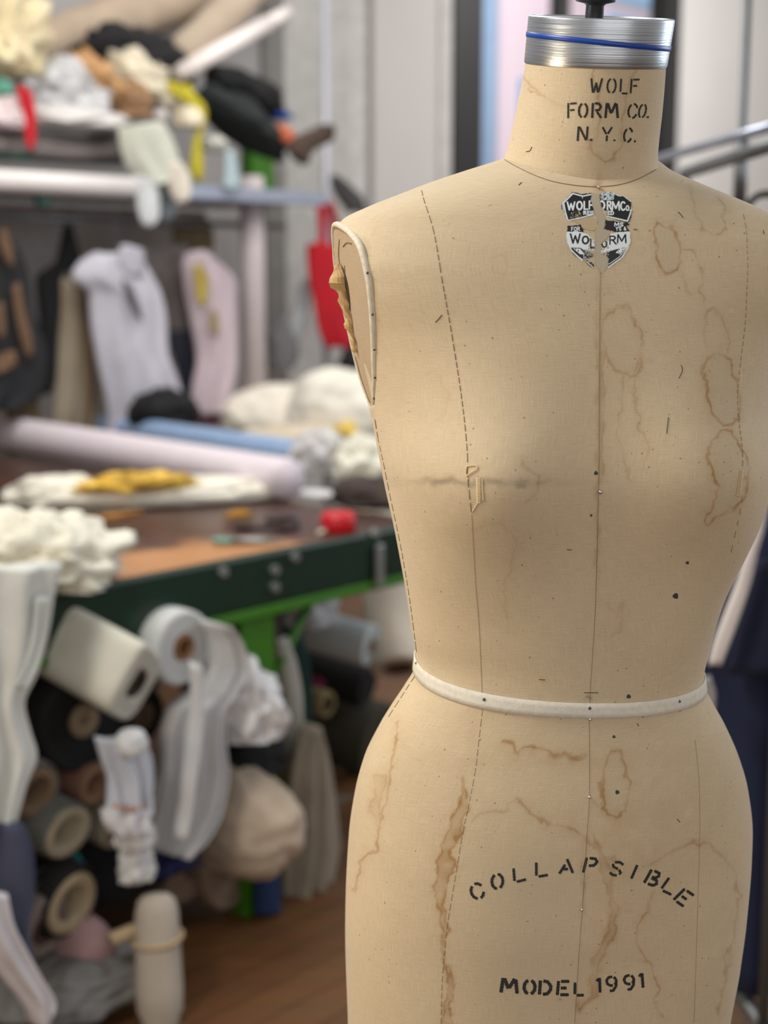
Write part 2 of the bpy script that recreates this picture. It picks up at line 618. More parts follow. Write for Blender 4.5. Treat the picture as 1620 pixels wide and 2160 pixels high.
def body(z, phi):
    """skin of the torso at height z, angle phi (-pi/2 = front); also whether the armhole plate cuts it"""
    C, bf, bb = pchip(ZW, CK, z), pchip(ZK, BFK, z), pchip(ZK, BBK, z)
    yc = pchip(ZK, YCK, z)
    c, s = np.cos(phi), np.sin(phi)
    W = np.where(c < 0, np.where(s < 0, pchip(ZW, WLF, z), pchip(ZW, WLB, z)), pchip(ZW, WRK, z))
    n = np.where(s < 0, pchip(ZK, EFK, z), pchip(ZK, EBK, z))
    x = W * np.sign(c) * np.abs(c) ** (2 / n)
    yr = np.where(s < 0, -bf, bb) * np.abs(s) ** (2 / n)
    fr = np.clip(-s, 0, 1) ** .6
    dz = z - 1.232
    sz = np.where(dz > 0, .074, .064)
    g = np.exp(-dz ** 2 / sz ** 2) * (np.exp(-((x - .092) / .072) ** 2) + np.exp(-((x + .092) / .072) ** 2))
    zone = (z > 1.27) & (z < 1.4285)
    yf, yb_ = plate_edges(z)
    over = 1.6 * (np.maximum(0, yf - yr) + np.maximum(0, yr - yb_))      # the plate ends at its own edges
    xl = plate_x(z) + KP * yr + over
    xr = plate_x(z, True) + KP * yr + over
    cut = zone & ((x < -xl) | (x > xr))
    x = np.where(zone, np.clip(x, -xl, xr), x)
    y = yc + yr - .034 * g * fr
    P = np.stack(np.broadcast_arrays(x + C, y, z), -1)
    return P, np.broadcast_to(cut, P.shape[:-1])


def ring_angles(nf, nb):
    """angles dense on the front half, even along the arc of an average section"""
    ph = np.linspace(-math.pi, 0, 4001)
    x = np.sign(np.cos(ph)) * np.abs(np.cos(ph)) ** (2 / 2.5) * .16
    y = -np.abs(np.sin(ph)) ** (2 / 2.5) * .11
    L = np.concatenate([[0], np.cumsum(np.hypot(np.diff(x), np.diff(y)))])
    a = np.interp(np.linspace(0, L[-1], nf + 1), L, ph)
    ph2 = ph + math.pi
    y2 = np.abs(np.sin(ph2)) ** (2 / 2.5) * .11
    L2 = np.concatenate([[0], np.cumsum(np.hypot(np.diff(x), np.diff(y2)))])
    b = np.interp(np.linspace(0, L2[-1], nb + 1), L2, ph2)
    return np.concatenate([a[:-1], b[:-1]])


# ---- marks on the cloth: water stains, soiling -----------------------
_rs = np.random.RandomState(7)
_LAT = _rs.rand(257, 257)


def vnoise(u, v):
    u = np.mod(u, 256)
    v = np.mod(v, 256)
    i, j = u.astype(int), v.astype(int)
    f, g = u - i, v - j
    f = f * f * (3 - 2 * f)
    g = g * g * (3 - 2 * g)
    a, b, c, d = _LAT[i, j], _LAT[i + 1, j], _LAT[i, j + 1], _LAT[i + 1, j + 1]
    return (a * (1 - f) + b * f) * (1 - g) + (c * (1 - f) + d * f) * g - .5


def zz(ox, oy, sc, pts):
    return [(ox + x / sc, oy + y / sc) for x, y in pts]


Z6 = lambda *p: zz(1200, 380, 2.919, p)
Z4 = lambda *p: zz(1020, 130, 3.682, p)
Z5 = lambda *p: zz(860, 1350, 2.1316, p)
ZH = lambda *p: zz(700, 1380, 2.769, p)
ZL = lambda *p: zz(720, 1750, 1.8, p)
ZB = lambda *p: zz(740, 840, 3.6, p)
# (points, closed, line strength, line width px, fill brown, fill pale)
TIDE = [
    (Z6((560, 265), (620, 285), (665, 345), (690, 430), (688, 500), (660, 555), (610, 572), (565, 530), (543, 450), (528, 350), (530, 300)), 1, .62, 3.2, 0, .30),
    (Z6((735, 20), (765, 90), (775, 180), (800, 255), (840, 310), (890, 345), (935, 320), (965, 280), (940, 230), (965, 185), (955, 150), (930, 120)), 0, .50, 2.6, 0, .1),
    (Z6((690, 410), (760, 430), (800, 510), (825, 580), (815, 680), (830, 745)), 0, .32, 2.8, 0, 0),
    (Z6((690, 590), (740, 690), (765, 700)), 0, .25, 2.8, 0, 0),
    (Z6((290, 775), (350, 770), (400, 840), (435, 920), (450, 1030), (440, 1150), (430, 1195), (380, 1200), (310, 1180), (250, 1110), (215, 1040), (205, 960), (215, 850)), 1, .40, 3.4, .03, .08),
    (Z6((440, 1050), (420, 1150), (400, 1270), (410, 1380), (430, 1450), (420, 1520), (460, 1570), (480, 1650), (470, 1750)), 0, .28, 3, 0, 0),
    (Z6((340, 1200), (320, 1350), (310, 1480), (290, 1540), (320, 1640), (340, 1750), (375, 1850)), 0, .28, 3, 0, 0),
    (Z6((840, 820), (890, 790), (940, 830), (970, 900), (985, 1000), (980, 1060)), 0, .34, 3, 0, 0),
    (Z6((840, 820), (830, 900), (850, 1040)), 0, .25, 3, 0, 0),
    (Z6((930, 1060), (985, 1100), (1020, 1200), (1045, 1300), (1050, 1400), (1050, 1470), (1010, 1510), (930, 1500), (870, 1430), (860, 1330), (835, 1230), (825, 1170), (850, 1100), (890, 1065)), 1, .66, 3.6, 0, .28),
    (Z6((925, 1545), (880, 1590), (850, 1670), (850, 1720), (890, 1790), (905, 1850), (910, 1940), (880, 2000), (850, 2060), (835, 2110), (870, 2125), (900, 2080), (960, 2050), (1030, 2010), (1080, 1950), (1100, 1850), (1100, 1770), (1080, 1690), (1040, 1620), (1010, 1550)), 1, .66, 3.4, 0, .22),
    (Z6((215, 1000), (208, 1300), (210, 1600), (205, 1800)), 0, .30, 4, 0, 0),
    (Z4((850, 40), (850, 100), (880, 200), (880, 280), (905, 420), (890, 500), (850, 600), (820, 670), (880, 730), (950, 775), (1010, 755), (1050, 700), (1080, 640), (1075, 520), (1095, 400), (1110, 290), (1130, 200), (1170, 100), (1190, 40)), 0, .40, 3.4, 0, .0),
    (Z4((320, 130), (380, 210), (470, 270), (600, 330), (650, 345)), 0, .35, 2.4, 0, 0),
    (Z4((330, 150), (360, 240), (480, 265)), 0, .3, 2, 0, 0),
    (Z5((430, 465), (470, 475), (500, 520), (530, 485), (580, 480), (640, 520), (720, 525), (800, 530)), 0, .60, 5, 0, 0),
    (Z5((905, 505), (950, 510), (970, 570), (1000, 640), (985, 770), (930, 805), (880, 760), (870, 660), (890, 580)), 1, .48, 3.6, 0, .22),
    (Z5((300, 810), (360, 775), (440, 760), (490, 712), (540, 760), (600, 820), (700, 840), (780, 870), (830, 930), (870, 970), (930, 985)), 0, .42, 3.6, 0, 0),
    (ZH((760, 720), (800, 860), (775, 960), (745, 1060), (690, 1160), (715, 1240), (690, 1330), (660, 1400), (655, 1480), (682, 1600), (660, 1700), (668, 1800), (705, 1900), (722, 1960), (695, 2060), (705, 2165), (640, 2165), (652, 2100), (655, 2040), (690, 1960), (680, 1880), (660, 1790), (640, 1720), (650, 1640), (630, 1560), (610, 1440), (597, 1350), (625, 1290), (605, 1220), (640, 1130), (680, 1010), (710, 930), (740, 860)), 1, .48, 3.6, .44, 0),
    (ZH((700, 1180), (720, 1235), (700, 1300)), 0, .5, 3, 0, 0),
    (ZH((390, 400), (385, 480), (350, 560), (340, 720), (310, 850), (280, 970), (270, 1080), (280, 1165), (200, 1160), (175, 1210), (160, 1290), (130, 1390)), 0, .46, 3.4, 0, 0),
    (ZH((230, 720), (320, 700), (300, 800), (270, 860), (285, 960), (262, 1060), (255, 950), (215, 900), (240, 830)), 1, .2, 5, .22, 0),
    (ZL((955, 20), (1000, 100), (1035, 160), (1030, 260), (1050, 310), (1035, 420), (990, 480), (975, 560), (965, 640), (905, 680), (890, 690), (940, 630), (950, 560), (955, 490), (1000, 420), (1020, 310), (1000, 200), (975, 110)), 1, .28, 6, .30, 0),
    (ZL((1190, 235), (1160, 290), (1130, 360), (1125, 430), (1160, 500), (1190, 560), (1210, 620), (1190, 650), (1225, 712)), 0, .40, 3, 0, 0),
    (ZL((1180, 130), (1260, 80), (1330, 45), (1400, 60), (1460, 110), (1500, 170), (1510, 260), (1500, 350), (1475, 460), (1460, 560), (1440, 640), (1430, 700)), 0, .34, 3.4, 0, 0),
    (ZL((1480, 450), (1455, 470), (1460, 560)), 0, .4, 3, 0, 0),
    (ZB((1310, 480), (1350, 560), (1420, 600), (1400, 720), (1330, 800)), 0, .28, 3.4, 0, 0),
    ([(900, 790), (920, 785), (945, 830), (935, 880), (905, 900)], 0, .12, 4, 0, 0),
    ([(1000, 1120), (1060, 1100), (1090, 1150), (1060, 1250), (1075, 1330)], 0, .16, 4, 0, 0),
    ([(1280, 1270), (1300, 1300), (1318, 1270), (1310, 1330), (1290, 1340)], 0, .2, 4, 0, 0),
    ([(1036, 545), (1055, 538), (1070, 552), (1062, 575), (1044, 572)], 1, .16, 3, 0, .05),
]
# soft soiling: (x, y, rx, ry, brown, pale, dark)
BLOT = [
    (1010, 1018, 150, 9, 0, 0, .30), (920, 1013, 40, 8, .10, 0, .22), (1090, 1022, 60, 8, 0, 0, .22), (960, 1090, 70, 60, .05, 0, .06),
    (1262, 800, 6, 220, .32, 0, .05), (1260, 1110, 5, 120, .28, 0, .05), (1264, 390, 10, 24, .42, 0, .1),
    (1160, 1600, 220, 30, .10, 0, 0), (1300, 1760, 220, 120, .10, 0, 0), (1330, 1880, 90, 160, .10, 0, 0),
    (1120, 1880, 110, 130, 0, .38, 0), (1060, 2060, 110, 130, 0, .22, 0), (1480, 440, 60, 60, 0, .35, .06), (1420, 400, 60, 40, 0, .2, 0),
    (840, 1560, 40, 80, .06, 0, 0), (1000, 1570, 20, 80, .12, 0, 0), (1180, 2110, 14, 5, .35, 0, 0), (1218, 2120, 6, 14, .35, 0, .1),
    (1240, 1470, 8, 4, .1, 0, .5), (1055, 1500, 60, 10, .12, 0, 0), (905, 460, 120, 8, .04, 0, 0), (1229, 1860, 5, 50, .2, 0, .2),
    (1290, 500, 60, 30, 0, .1, 0), (930, 1880, 60, 200, .05, 0, 0), (1560, 1560, 40, 200, .06, 0, 0),
]


def seg_dist(u, v, pts, closed):
    d = np.full(u.shape, 1e9)
    n = len(pts)
    for i in range(n if closed else n - 1):
        ax, ay = pts[i]
        bx, by = pts[(i + 1) % n]
        dx, dy = bx - ax, by - ay
        t = np.clip(((u - ax) * dx + (v - ay) * dy) / (dx * dx + dy * dy + 1e-9), 0, 1)
        d = np.minimum(d, np.hypot(u - ax - t * dx, v - ay - t * dy))
    return d


def inside(u, v, pts):
    r = np.zeros(u.shape, bool)
    n = len(pts)
    for i in range(n):
        ax, ay = pts[i]
        bx, by = pts[(i + 1) % n]
        c = ((ay > v) != (by > v)) & (u < (bx - ax) * (v - ay) / (by - ay + 1e-12) + ax)
        r ^= c
    return r


def cloth_marks(me, world, front):
    """colour attribute: brown tide lines, paler washed cloth, grey soiling"""
    u, v = cam_project(world)
    n = len(u)
    A = np.zeros((n, 4), np.float32)
    A[:, 3] = 1
    ok = front
    wu = u + 10 * vnoise(u / 18, v / 18) + 6 * vnoise(u / 7 + 31, v / 7 + 7)
    wv = v + 10 * vnoise(u / 18 + 90, v / 18 + 50) + 6 * vnoise(u / 7 + 70, v / 7 + 20)
    patch = np.clip(.85 + 1.0 * vnoise(u / 22 + 11, v / 22 + 3), .3, 1.2)
    for pts, closed, a, w, fb, fp in TIDE:
        xs, ys = [p[0] for p in pts], [p[1] for p in pts]
        m = ok & (u > min(xs) - 45) & (u < max(xs) + 45) & (v > min(ys) - 45) & (v < max(ys) + 45)
        i = np.where(m)[0]
        if not len(i):
            continue
        d = seg_dist(wu[i], wv[i], pts, closed)
        core = np.exp(-(d / (w * .85)) ** 2)
        halo = .22 * np.exp(-(d / (w * 4.5)) ** 2)
        val = a * (core + halo) * patch[i]
        if closed:
            ins = inside(wu[i], wv[i], pts)
            val = val + fb * ins * np.clip(patch[i], .4, 1)
            A[i, 1] = np.maximum(A[i, 1], fp * ins * np.clip(d / 8, 0, 1))
        A[i, 0] = np.maximum(A[i, 0], np.minimum(val, .9))
    for x, y, rx, ry, b, p, dk in BLOT:
        g = np.exp(-((wu - x) / rx) ** 2 - ((wv - y) / ry) ** 2) * ok
        A[:, 0] = np.clip(A[:, 0] + g * b * patch, 0, .9)
        A[:, 1] = np.clip(A[:, 1] + g * p, 0, .8)
        A[:, 2] = np.clip(A[:, 2] + g * dk * patch, 0, .85)
    ca = me.color_attributes.new('marks', 'FLOAT_COLOR', 'POINT')
    ca.data.foreach_set('color', A.ravel())


def set_uv(me, U, Vv):
    uvl = me.uv_layers.new(name='cloth')
    li = np.empty(len(me.loops), np.int32)
    me.loops.foreach_get('vertex_index', li)
    uvl.data.foreach_set('uv', np.stack([U[li], Vv[li]], -1).astype(np.float32).ravel())


form = bpy.data.objects.new('dress_form', None)
COL.objects.link(form)
form.location = (FX, FY, 0)
form.rotation_euler = (0, 0, YAW)
tag(form, 'vintage linen dress form with stencilled lettering, white waist tape and brown water stains', 'dress form')

LINEN = linen_material('aged_linen', (199, 180, 149))
PLATE_LINEN = linen_material('armhole_linen', (170, 147, 116), False)

NF, NB, NZ = 640, 140, 740
ang = ring_angles(NF, NB)
zrow = np.linspace(.66, 1.492, NZ)
P, CUT = body(zrow[:, None], ang[None, :])
nu = NF + NB
PV = P.reshape(-1, 3)
CV = CUT.reshape(-1)
I, J = np.meshgrid(np.arange(nu), np.arange(NZ - 1))
I2 = (I + 1) % nu
Q = np.stack([J * nu + I, J * nu + I2, (J + 1) * nu + I2, (J + 1) * nu + I], -1).reshape(-1, 4)
allcut = CV[Q].all(1)
ulen = np.cumsum(np.concatenate([np.zeros((NZ, 1)), np.hypot(np.diff(P[..., 0], axis=1), np.diff(P[..., 1], axis=1))], 1), 1)
UU = (ulen + np.linspace(0, 0, NZ)[:, None]).reshape(-1)
VV = P[..., 2].reshape(-1)


def sub_mesh(name, faces):
    used, inv = np.unique(faces.ravel(), return_inverse=True)
    me = mesh_np(name, PV[used], inv.reshape(-1, 4))
    set_uv(me, UU[used], VV[used])
    return me, used


me, used = sub_mesh('torso', Q[~allcut])
phv = np.tile(ang, NZ)[used]
cloth_marks(me, to_world(PV[used]), np.sin(phv) < .35)
torso = link('torso', me, LINEN, form)
lp = Q[allcut]
left = PV[lp[:, 0], 0] < 0
me, _ = sub_mesh('armhole_plate', lp[left])
plate = link('armhole_plate', me, PLATE_LINEN, form)
me, _ = sub_mesh('armhole_plate', lp[~left])
plate_r = link('armhole_plate', me, PLATE_LINEN, form)

# ---- neck ----------------------------------------------------------
NA = R(11)
HS = [-.03, 0, .01, .02, .035, .05, .065, .08, .095, .105, .112]
RXN = [.0657, .0651, .0649, .0645, .0618, .0603, .0592, .0581, .0569, .0562, .0560]
CXN = [.0245, .0222, .0215, .0209, .0217, .0231, .0246, .0258, .0268, .0272, .0274]
RYN = [.064, .0636, .0632, .0628, .0622, .0618, .0612, .0606, .0600, .0597, .0595]
NBASE = np.array([0, .012, 1.455])


def neck_pt(h, phi, grow=0.0):
    rx = pchip(HS, RXN, h) + grow
    ry = pchip(HS, RYN, h) + grow
    return np.stack(np.broadcast_arrays(
        pchip(HS, CXN, h) + rx * np.cos(phi),
        NBASE[1] - h * math.sin(NA) + ry * np.sin(phi) * math.cos(NA),
        NBASE[2] + h * math.cos(NA) + ry * np.sin(phi) * math.sin(NA)), -1)


nph = np.linspace(0, 2 * np.pi, 421)[:-1]
nh = np.linspace(-.012, .112, 150)
NP = neck_pt(nh[:, None], nph[None, :])
me = quads_mesh('neck', NP, 420, 150, True)
set_uv(me, np.tile(nph * .06, 150) + .7, np.repeat(nh, 420) + .37)
cloth_marks(me, to_world(NP.reshape(-1, 3)), np.tile(np.sin(nph) < .3, 150))
neck = link('neck', me, LINEN, form)

# ---- surface finder -------------------------------------------------
bpy.context.view_layer.update()
ROTL = np.array([[CYW, SYW, 0], [-SYW, CYW, 0], [0, 0, 1]])
EYE_L = Vector(to_local(EYE))


def hit(px, py, off=0.0):
    """local point and normal on the form's skin behind a place in the photograph"""
    d = Vector(ROTL @ ray(px, py)).normalized()
    best = None
    for o in (torso, neck, plate):
        ok, p, n, _ = o.ray_cast(EYE_L, d)
        if ok and (best is None or (p - EYE_L).length < best[2]):
            if n.dot(d) > 0:
                n = -n
            best = (p, n, (p - EYE_L).length)
    if best is None:
        return None
    return best[0] + best[1] * off, best[1]


def dense(pts, step):
    out = [pts[0]]
    for a, b in zip(pts[:-1], pts[1:]):
        k = max(1, int(math.hypot(b[0] - a[0], b[1] - a[1]) / step))
        for i in range(1, k + 1):
            out.append((a[0] + (b[0] - a[0]) * i / k, a[1] + (b[1] - a[1]) * i / k))
    return out


def catmull(pts, n=8):
    P_ = [np.array(p, float) for p in pts]
    P_ = [2 * P_[0] - P_[1]] + P_ + [2 * P_[-1] - P_[-2]]
    out = []
    for i in range(1, len(P_) - 2):
        for k in range(n):
            t = k / n
            a, b, c, d = P_[i - 1:i + 3]
            out.append(.5 * (2 * b + (c - a) * t + (2 * a - 5 * b + 4 * c - d) * t * t + (3 * b - a - 3 * c + d) * t ** 3))
    out.append(P_[-2])
    return out


def surf_path(pts, step=4, off=.0002, smooth=True):
    q = catmull(pts, 6) if smooth and len(pts) > 2 else pts
    out = []
    for x, y in dense([tuple(p) for p in q], step):
        h = hit(x, y, off)
        if h:
            out.append(h[0])
    return out


# ---- seams (sewn thread sunk in the cloth) -----------------------------
THREAD = mat('seam_thread', (158, 134, 98), .9, var=.2)
THREAD_DK = mat('seam_thread_dark', (128, 104, 72), .9, var=.2)


def seam(name, pts, rad, m, dash=None):
    p = surf_path(pts)
    if dash:
        paths = []
        i = 0
        while i < len(p) - dash[0]:
            paths.append(p[i:i + dash[0] + 1])
            i += dash[0] + dash[1]
    else:
        paths = [p]
    return multi_tube(name, [q for q in paths if len(q) > 1], rad, m, form, 6)


seam('centre_seam', [(1266, 560), (1265, 700), (1264, 850), (1263, 1000), (1257, 1250), (1250, 1380), (1246, 1440), (1244, 1482)], .00018, THREAD_DK)
seam('centre_seam', [(1243, 1522), (1243, 1680), (1238, 1760), (1233, 1840), (1228, 1920), (1222, 2000), (1216, 2100), (1212, 2158)], .00016, THREAD_DK)
seam('princess_seam', [(889, 402), (895, 425), (905, 455), (915, 490), (925, 545), (932, 590), (941, 640), (950, 690), (960, 750), (968, 800), (975, 850), (981, 900), (986, 960), (986, 1000), (990, 1040), (994, 1080)], .00030, THREAD_DK, (3, 1))
seam('princess_seam', [(995, 1085), (998, 1140), (1003, 1230), (1008, 1290), (1012, 1350), (1015, 1420), (1017, 1462)], .00014, THREAD)
seam('princess_seam', [(1018, 1494), (1010, 1560), (1003, 1620), (990, 1690), (975, 1760), (965, 1820), (955, 1880), (945, 1940), (938, 2000), (932, 2080), (930, 2158)], .00016, THREAD, (3, 1))
seam('princess_seam', [(1568, 452), (1574, 490), (1577, 560), (1575, 620), (1572, 680), (1565, 740), (1558, 800), (1556, 850), (1560, 900), (1566, 950), (1566, 990)], .00028, THREAD, (2, 1))
seam('princess_seam', [(1566, 1045), (1560, 1085), (1552, 1120), (1542, 1165)], .00025, THREAD, (2, 2))
seam('princess_seam', [(1466, 1560), (1474, 1640), (1476, 1720), (1475, 1800), (1472, 1900), (1469, 2000), (1464, 2155)], .00014, THREAD)
seam('neck_seam', [(1064, 337), (1090, 352), (1130, 371), (1170, 384), (1220, 392), (1265, 394), (1310, 389), (1350, 376), (1384, 358)], .0003, THREAD_DK)
seam('side_seam', [(791, 885), (798, 925), (809, 975), (822, 1040), (836, 1105), (849, 1170), (864, 1260), (874, 1335), (880, 1383)], .00038, THREAD_DK, (3, 1))
seam('side_seam', [(877, 1424), (856, 1456), (820, 1512)], .00038, THREAD_DK, (3, 1))
# loose pulled threads and little pen strokes lying on the cloth
DKT = mat('dark_thread', (82, 66, 46), .9)
for p in (
    [(932, 664), (926, 672), (918, 680)], [(1430, 447), (1436, 453), (1440, 459)], [(1610, 486), (1611, 494)], [(1437, 770), (1439, 782), (1432, 798)],
    [(1410, 880), (1408, 898), (1406, 914)], [(1100, 385), (1094, 391)], [(1248, 430), (1246, 424)], [(1137, 1433), (1150, 1434)], [(1232, 1461), (1262, 1461)],
    [(1355, 1500), (1356, 1514)], [(1428, 1727), (1434, 1734)], [(1344, 1526), (1347, 1532)], [(1196, 1159), (1206, 1160)],
    [(1122, 310), (1118, 318), (1110, 320)], [(1336, 484), (1344, 484)]):
    tube('pulled_thread', surf_path(p, 3, .0002), .00032, DKT, form, 6)

# ---- stencil lettering ------------------------------------------------
def arc(cx, cy, rx, ry, a0, a1, n=8):
    return [(cx + rx * math.cos(R(a0 + (a1 - a0) * i / n)), cy + ry * math.sin(R(a0 + (a1 - a0) * i / n))) for i in range(n + 1)]


STENCIL = {
    'W': [[(.0, 1), (.2, .05)], [(.27, .05), (.5, .72)], [(.5, .62), (.66, .05)], [(.72, .1), (1, 1)]],
    'O': [arc(.5, .5, .44, .48, 105, 255), arc(.5, .5, .44, .48, -75, 75)],
    'L': [[(.12, 1), (.05, .12)], [(.22, .03), (1, .03)]],
    'F': [[(.12, 1), (.05, 0)], [(.3, .95), (1, .97)], [(.28, .52), (.75, .54)]],
    'R': [[(.12, 1), (.05, 0)], [(.3, .97), (.7, .95), (.9, .76), (.72, .54), (.34, .5)], [(.5, .42), (.92, 0)]],
    'M': [[(.12, 1), (.0, 0)], [(.2, .98), (.45, .3)], [(.5, .35), (.84, 1)], [(.9, .95), (1, 0)]],
    'C': [arc(.55, .5, .5, .48, 118, 245), arc(.55, .5, .48, .48, 25, 92), arc(.55, .5, .46, .48, 272, 335)],
    'N': [[(.1, 1), (.0, 0)], [(.18, .98), (.84, .04)], [(1, 1), (.9, .08)]],
    'Y': [[(0, 1), (.4, .5)], [(1, 1), (.55, .52)], [(.47, .42), (.42, 0)]],
    '.': [[(.1, .5), (.9, .5)]],
    'A': [[(.02, 0), (.4, .62)], [(.5, 1), (.98, 0)], [(.3, .3), (.62, .3)]],
    'P': [[(.12, 1), (.02, 0)], [(.34, .97), (.8, .93), (.95, .72), (.75, .5), (.36, .46)]],
    'S': [[(.92, .82), (.6, .98), (.25, .92)], [(.14, .8), (.2, .6), (.6, .48)], [(.66, .44), (.85, .28), (.78, .1)], [(.62, .02), (.3, .02), (.05, .16)]],
    'I': [[(.55, 1), (.42, 0)]],
    'B': [[(.12, 1), (.02, 0)], [(.34, .97), (.75, .93), (.82, .75), (.65, .56), (.36, .53)], [(.36, .46), (.8, .42), (.9, .2), (.7, .03), (.3, .02)]],
    'E': [[(.12, 1), (.02, 0)], [(.32, .97), (1, .97)], [(.3, .5), (.78, .5)], [(.26, .03), (.95, .03)]],
    'D': [[(.1, 1), (.04, 0)], [(.34, .97), (.7, .9), (.95, .62), (.93, .35), (.7, .08), (.32, .02)]],
    '1': [[(.2, .78), (.5, .95)], [(.58, 1), (.55, .0)]],
    '9': [arc(.5, .68, .42, .3, 75, 285), arc(.5, .68, .42, .3, -55, 60), [(.92, .6), (.86, .3), (.6, .04), (.3, .02)]],
}


def lettering(name, items, ink):
    """items: (char, centre px, centre py, width px, height px, tilt deg, slant, stroke px)"""
    V, Fc = [], []
    for ch, cx, cy, w, h, rot, slant, st in items:
        c, s = math.cos(R(rot)), math.sin(R(rot))
        for stroke in STENCIL[ch]:
            pts = []
            for x, y in stroke:
                dx, dy = (x - .5) * w + (y - .5) * h * slant, -(y - .5) * h
                pts.append((cx + dx * c + dy * s, cy - dx * s + dy * c))
            q = dense(pts, 1.6)
            rows = []
            m = len(q)
            for i, (x, y) in enumerate(q):
                a, b = q[max(0, i - 1)], q[min(m - 1, i + 1)]
                tx, ty = b[0] - a[0], b[1] - a[1]
                l = math.hypot(tx, ty) or 1
                hw = st * .5 * (.82 + .25 * math.sin(i * 1.7 + cx) * .4) * (1.0 if 0 < i < m - 1 else .82)
                r = []
                for k in (-1, -.33, .33, 1):
                    hh = hit(x - ty / l * hw * k, y + tx / l * hw * k, .00022)
                    r.append(hh[0] if hh else None)
                rows.append(r)
            for r0, r1 in zip(rows[:-1], rows[1:]):
                for k in range(3):
                    f = (r0[k], r0[k + 1], r1[k + 1], r1[k])
                    if any(v is None for v in f):
                        continue
                    b0 = len(V)
                    V += [tuple(v) for v in f]
                    Fc.append((b0, b0 + 1, b0 + 2, b0 + 3))
    return from_data(name, V, Fc, ink, form)


INK = mat('stencil_ink', (38, 38, 36), .75, var=.35, scale=400, bump=0)
lettering('stamped_lettering', [
    ('W', 1258, 181, 23, 32, 0, .05, 5.43), ('O', 1290, 181, 20, 32, -1, .05, 4.96), ('L', 1316, 182, 16, 32, -1, .0, 4.96), ('F', 1339, 182, 19, 31, -2, .0, 4.96),
    ('F', 1207, 233, 20, 32, 2, .0, 4.96), ('O', 1230, 233, 20, 31, 0, .05, 5.66), ('R', 1259, 233, 22, 32, 0, .0, 6.14), ('M', 1290, 233, 26, 32, 0, .0, 6.61),
    ('C', 1334, 234, 19, 31, -2, .1, 5.19), ('O', 1355, 234, 16, 30, -3, .15, 4.72), ('.', 1366, 247, 6, 5, 0, 0, 5.43),
    ('N', 1229, 282, 21, 31, 0, .0, 5.43), ('.', 1247, 295, 6, 5, 0, 0, 6.37), ('Y', 1281, 283, 20, 30, 0, .0, 5.19), ('.', 1296, 296, 5, 4, 0, 0, 4.72),
    ('C', 1324, 285, 17, 30, -2, .12, 5.19), ('.', 1339, 298, 5, 4, 0, 0, 5.43)], INK)
lettering('stamped_lettering', [
    ('C', 1006, 1880, 27, 33, 26, .05, 7.30), ('O', 1049, 1859, 27, 31, 18, .15, 7.52), ('L', 1095, 1844, 26, 30, 14, .1, 6.84), ('L', 1142, 1833, 26, 31, 10, .1, 6.84),
    ('A', 1195, 1827, 30, 30, 3, .12, 7.07), ('P', 1246, 1825, 28, 32, -2, .1, 7.30), ('S', 1301, 1832, 28, 30, -8, .1, 6.84), ('I', 1338, 1839, 14, 31, -12, .15, 6.84),
    ('B', 1378, 1852, 28, 32, -19, .1, 7.52), ('L', 1412, 1869, 26, 31, -26, .1, 6.84), ('E', 1442, 1893, 27, 33, -35, .1, 7.30)], INK)
lettering('stamped_lettering', [
    ('M', 1074, 2079, 34, 31, -4, -.05, 9.12), ('O', 1117, 2082, 26, 30, -2, .0, 8.66), ('D', 1150, 2083, 26, 30, -1, .0, 8.44), ('E', 1188, 2084, 26, 30, 0, .0, 7.98),
    ('L', 1221, 2086, 20, 28, 2, .0, 7.30), ('1', 1264, 2078, 18, 31, 3, .0, 7.52), ('9', 1290, 2075, 24, 31, 4, .0, 7.07), ('9', 1327, 2072, 24, 31, 5, .0, 7.07),
    ('1', 1354, 2068, 18, 31, 5, .0, 7.52)], INK)

# ---- ink dots -------------------------------------------------------------
def disc_on(name, px, py, r_px, m, off=.0003):
    V, Fc = [], []
    h = hit(px, py, off)
    V.append(h[0])
    for k in range(14):
        a = k * math.pi / 7
        rr = r_px * (1 + .12 * math.sin(3 * a + px))
        V.append(hit(px + rr * math.cos(a), py + rr * math.sin(a), off * .6)[0])
    for k in range(14):
        Fc.append((0, 1 + k, 1 + (k + 1) % 14))
    return from_data(name, V, Fc, m, form)


INKD = mat('dot_ink', (52, 58, 62), .7, var=.2, bump=0)
for x, y, r_ in ((1257, 998, 4.2), (1425, 1257, 6), (1450, 1187, 3.4), (1326, 1469, 4.6), (1295, 1554, 3.2), (1302, 1671, 4.4), (1247, 1087, 2.6), (1434, 1498, 2.4)):
    disc_on('ink_dot', x, y, r_, INKD)

# ---- waist tape -------------------------------------------------------------
TAPE = mat('cotton_twill_tape', (214, 208, 194), .85, var=.07, scale=220, bump=.12, bscale=900)


def tape_row(off, dz):
    ph = np.linspace(-math.pi, math.pi, 361)[:-1]
    z = np.full(ph.shape, 1.046)
    for _ in range(8):
        p, _c = body(z, ph)
        z = 1.0500 - .056 * (p[:, 0] - .011) + .10 * p[:, 1]
    p, _c = body(z + dz, ph)
    cen = np.array([.011, 0, 0])
    d = p - cen
    d[:, 2] = 0
    d /= np.linalg.norm(d, axis=1)[:, None]
    return p + d * off


rows = [tape_row(.0004, -.0062), tape_row(.0013, -.006), tape_row(.0014, -.002), tape_row(.0014, .002), tape_row(.0013, .006), tape_row(.0004, .0062)]
me = quads_mesh('waist_tape', np.array(rows), 360, len(rows), True)
tape = link('waist_tape', me, TAPE, form, False)

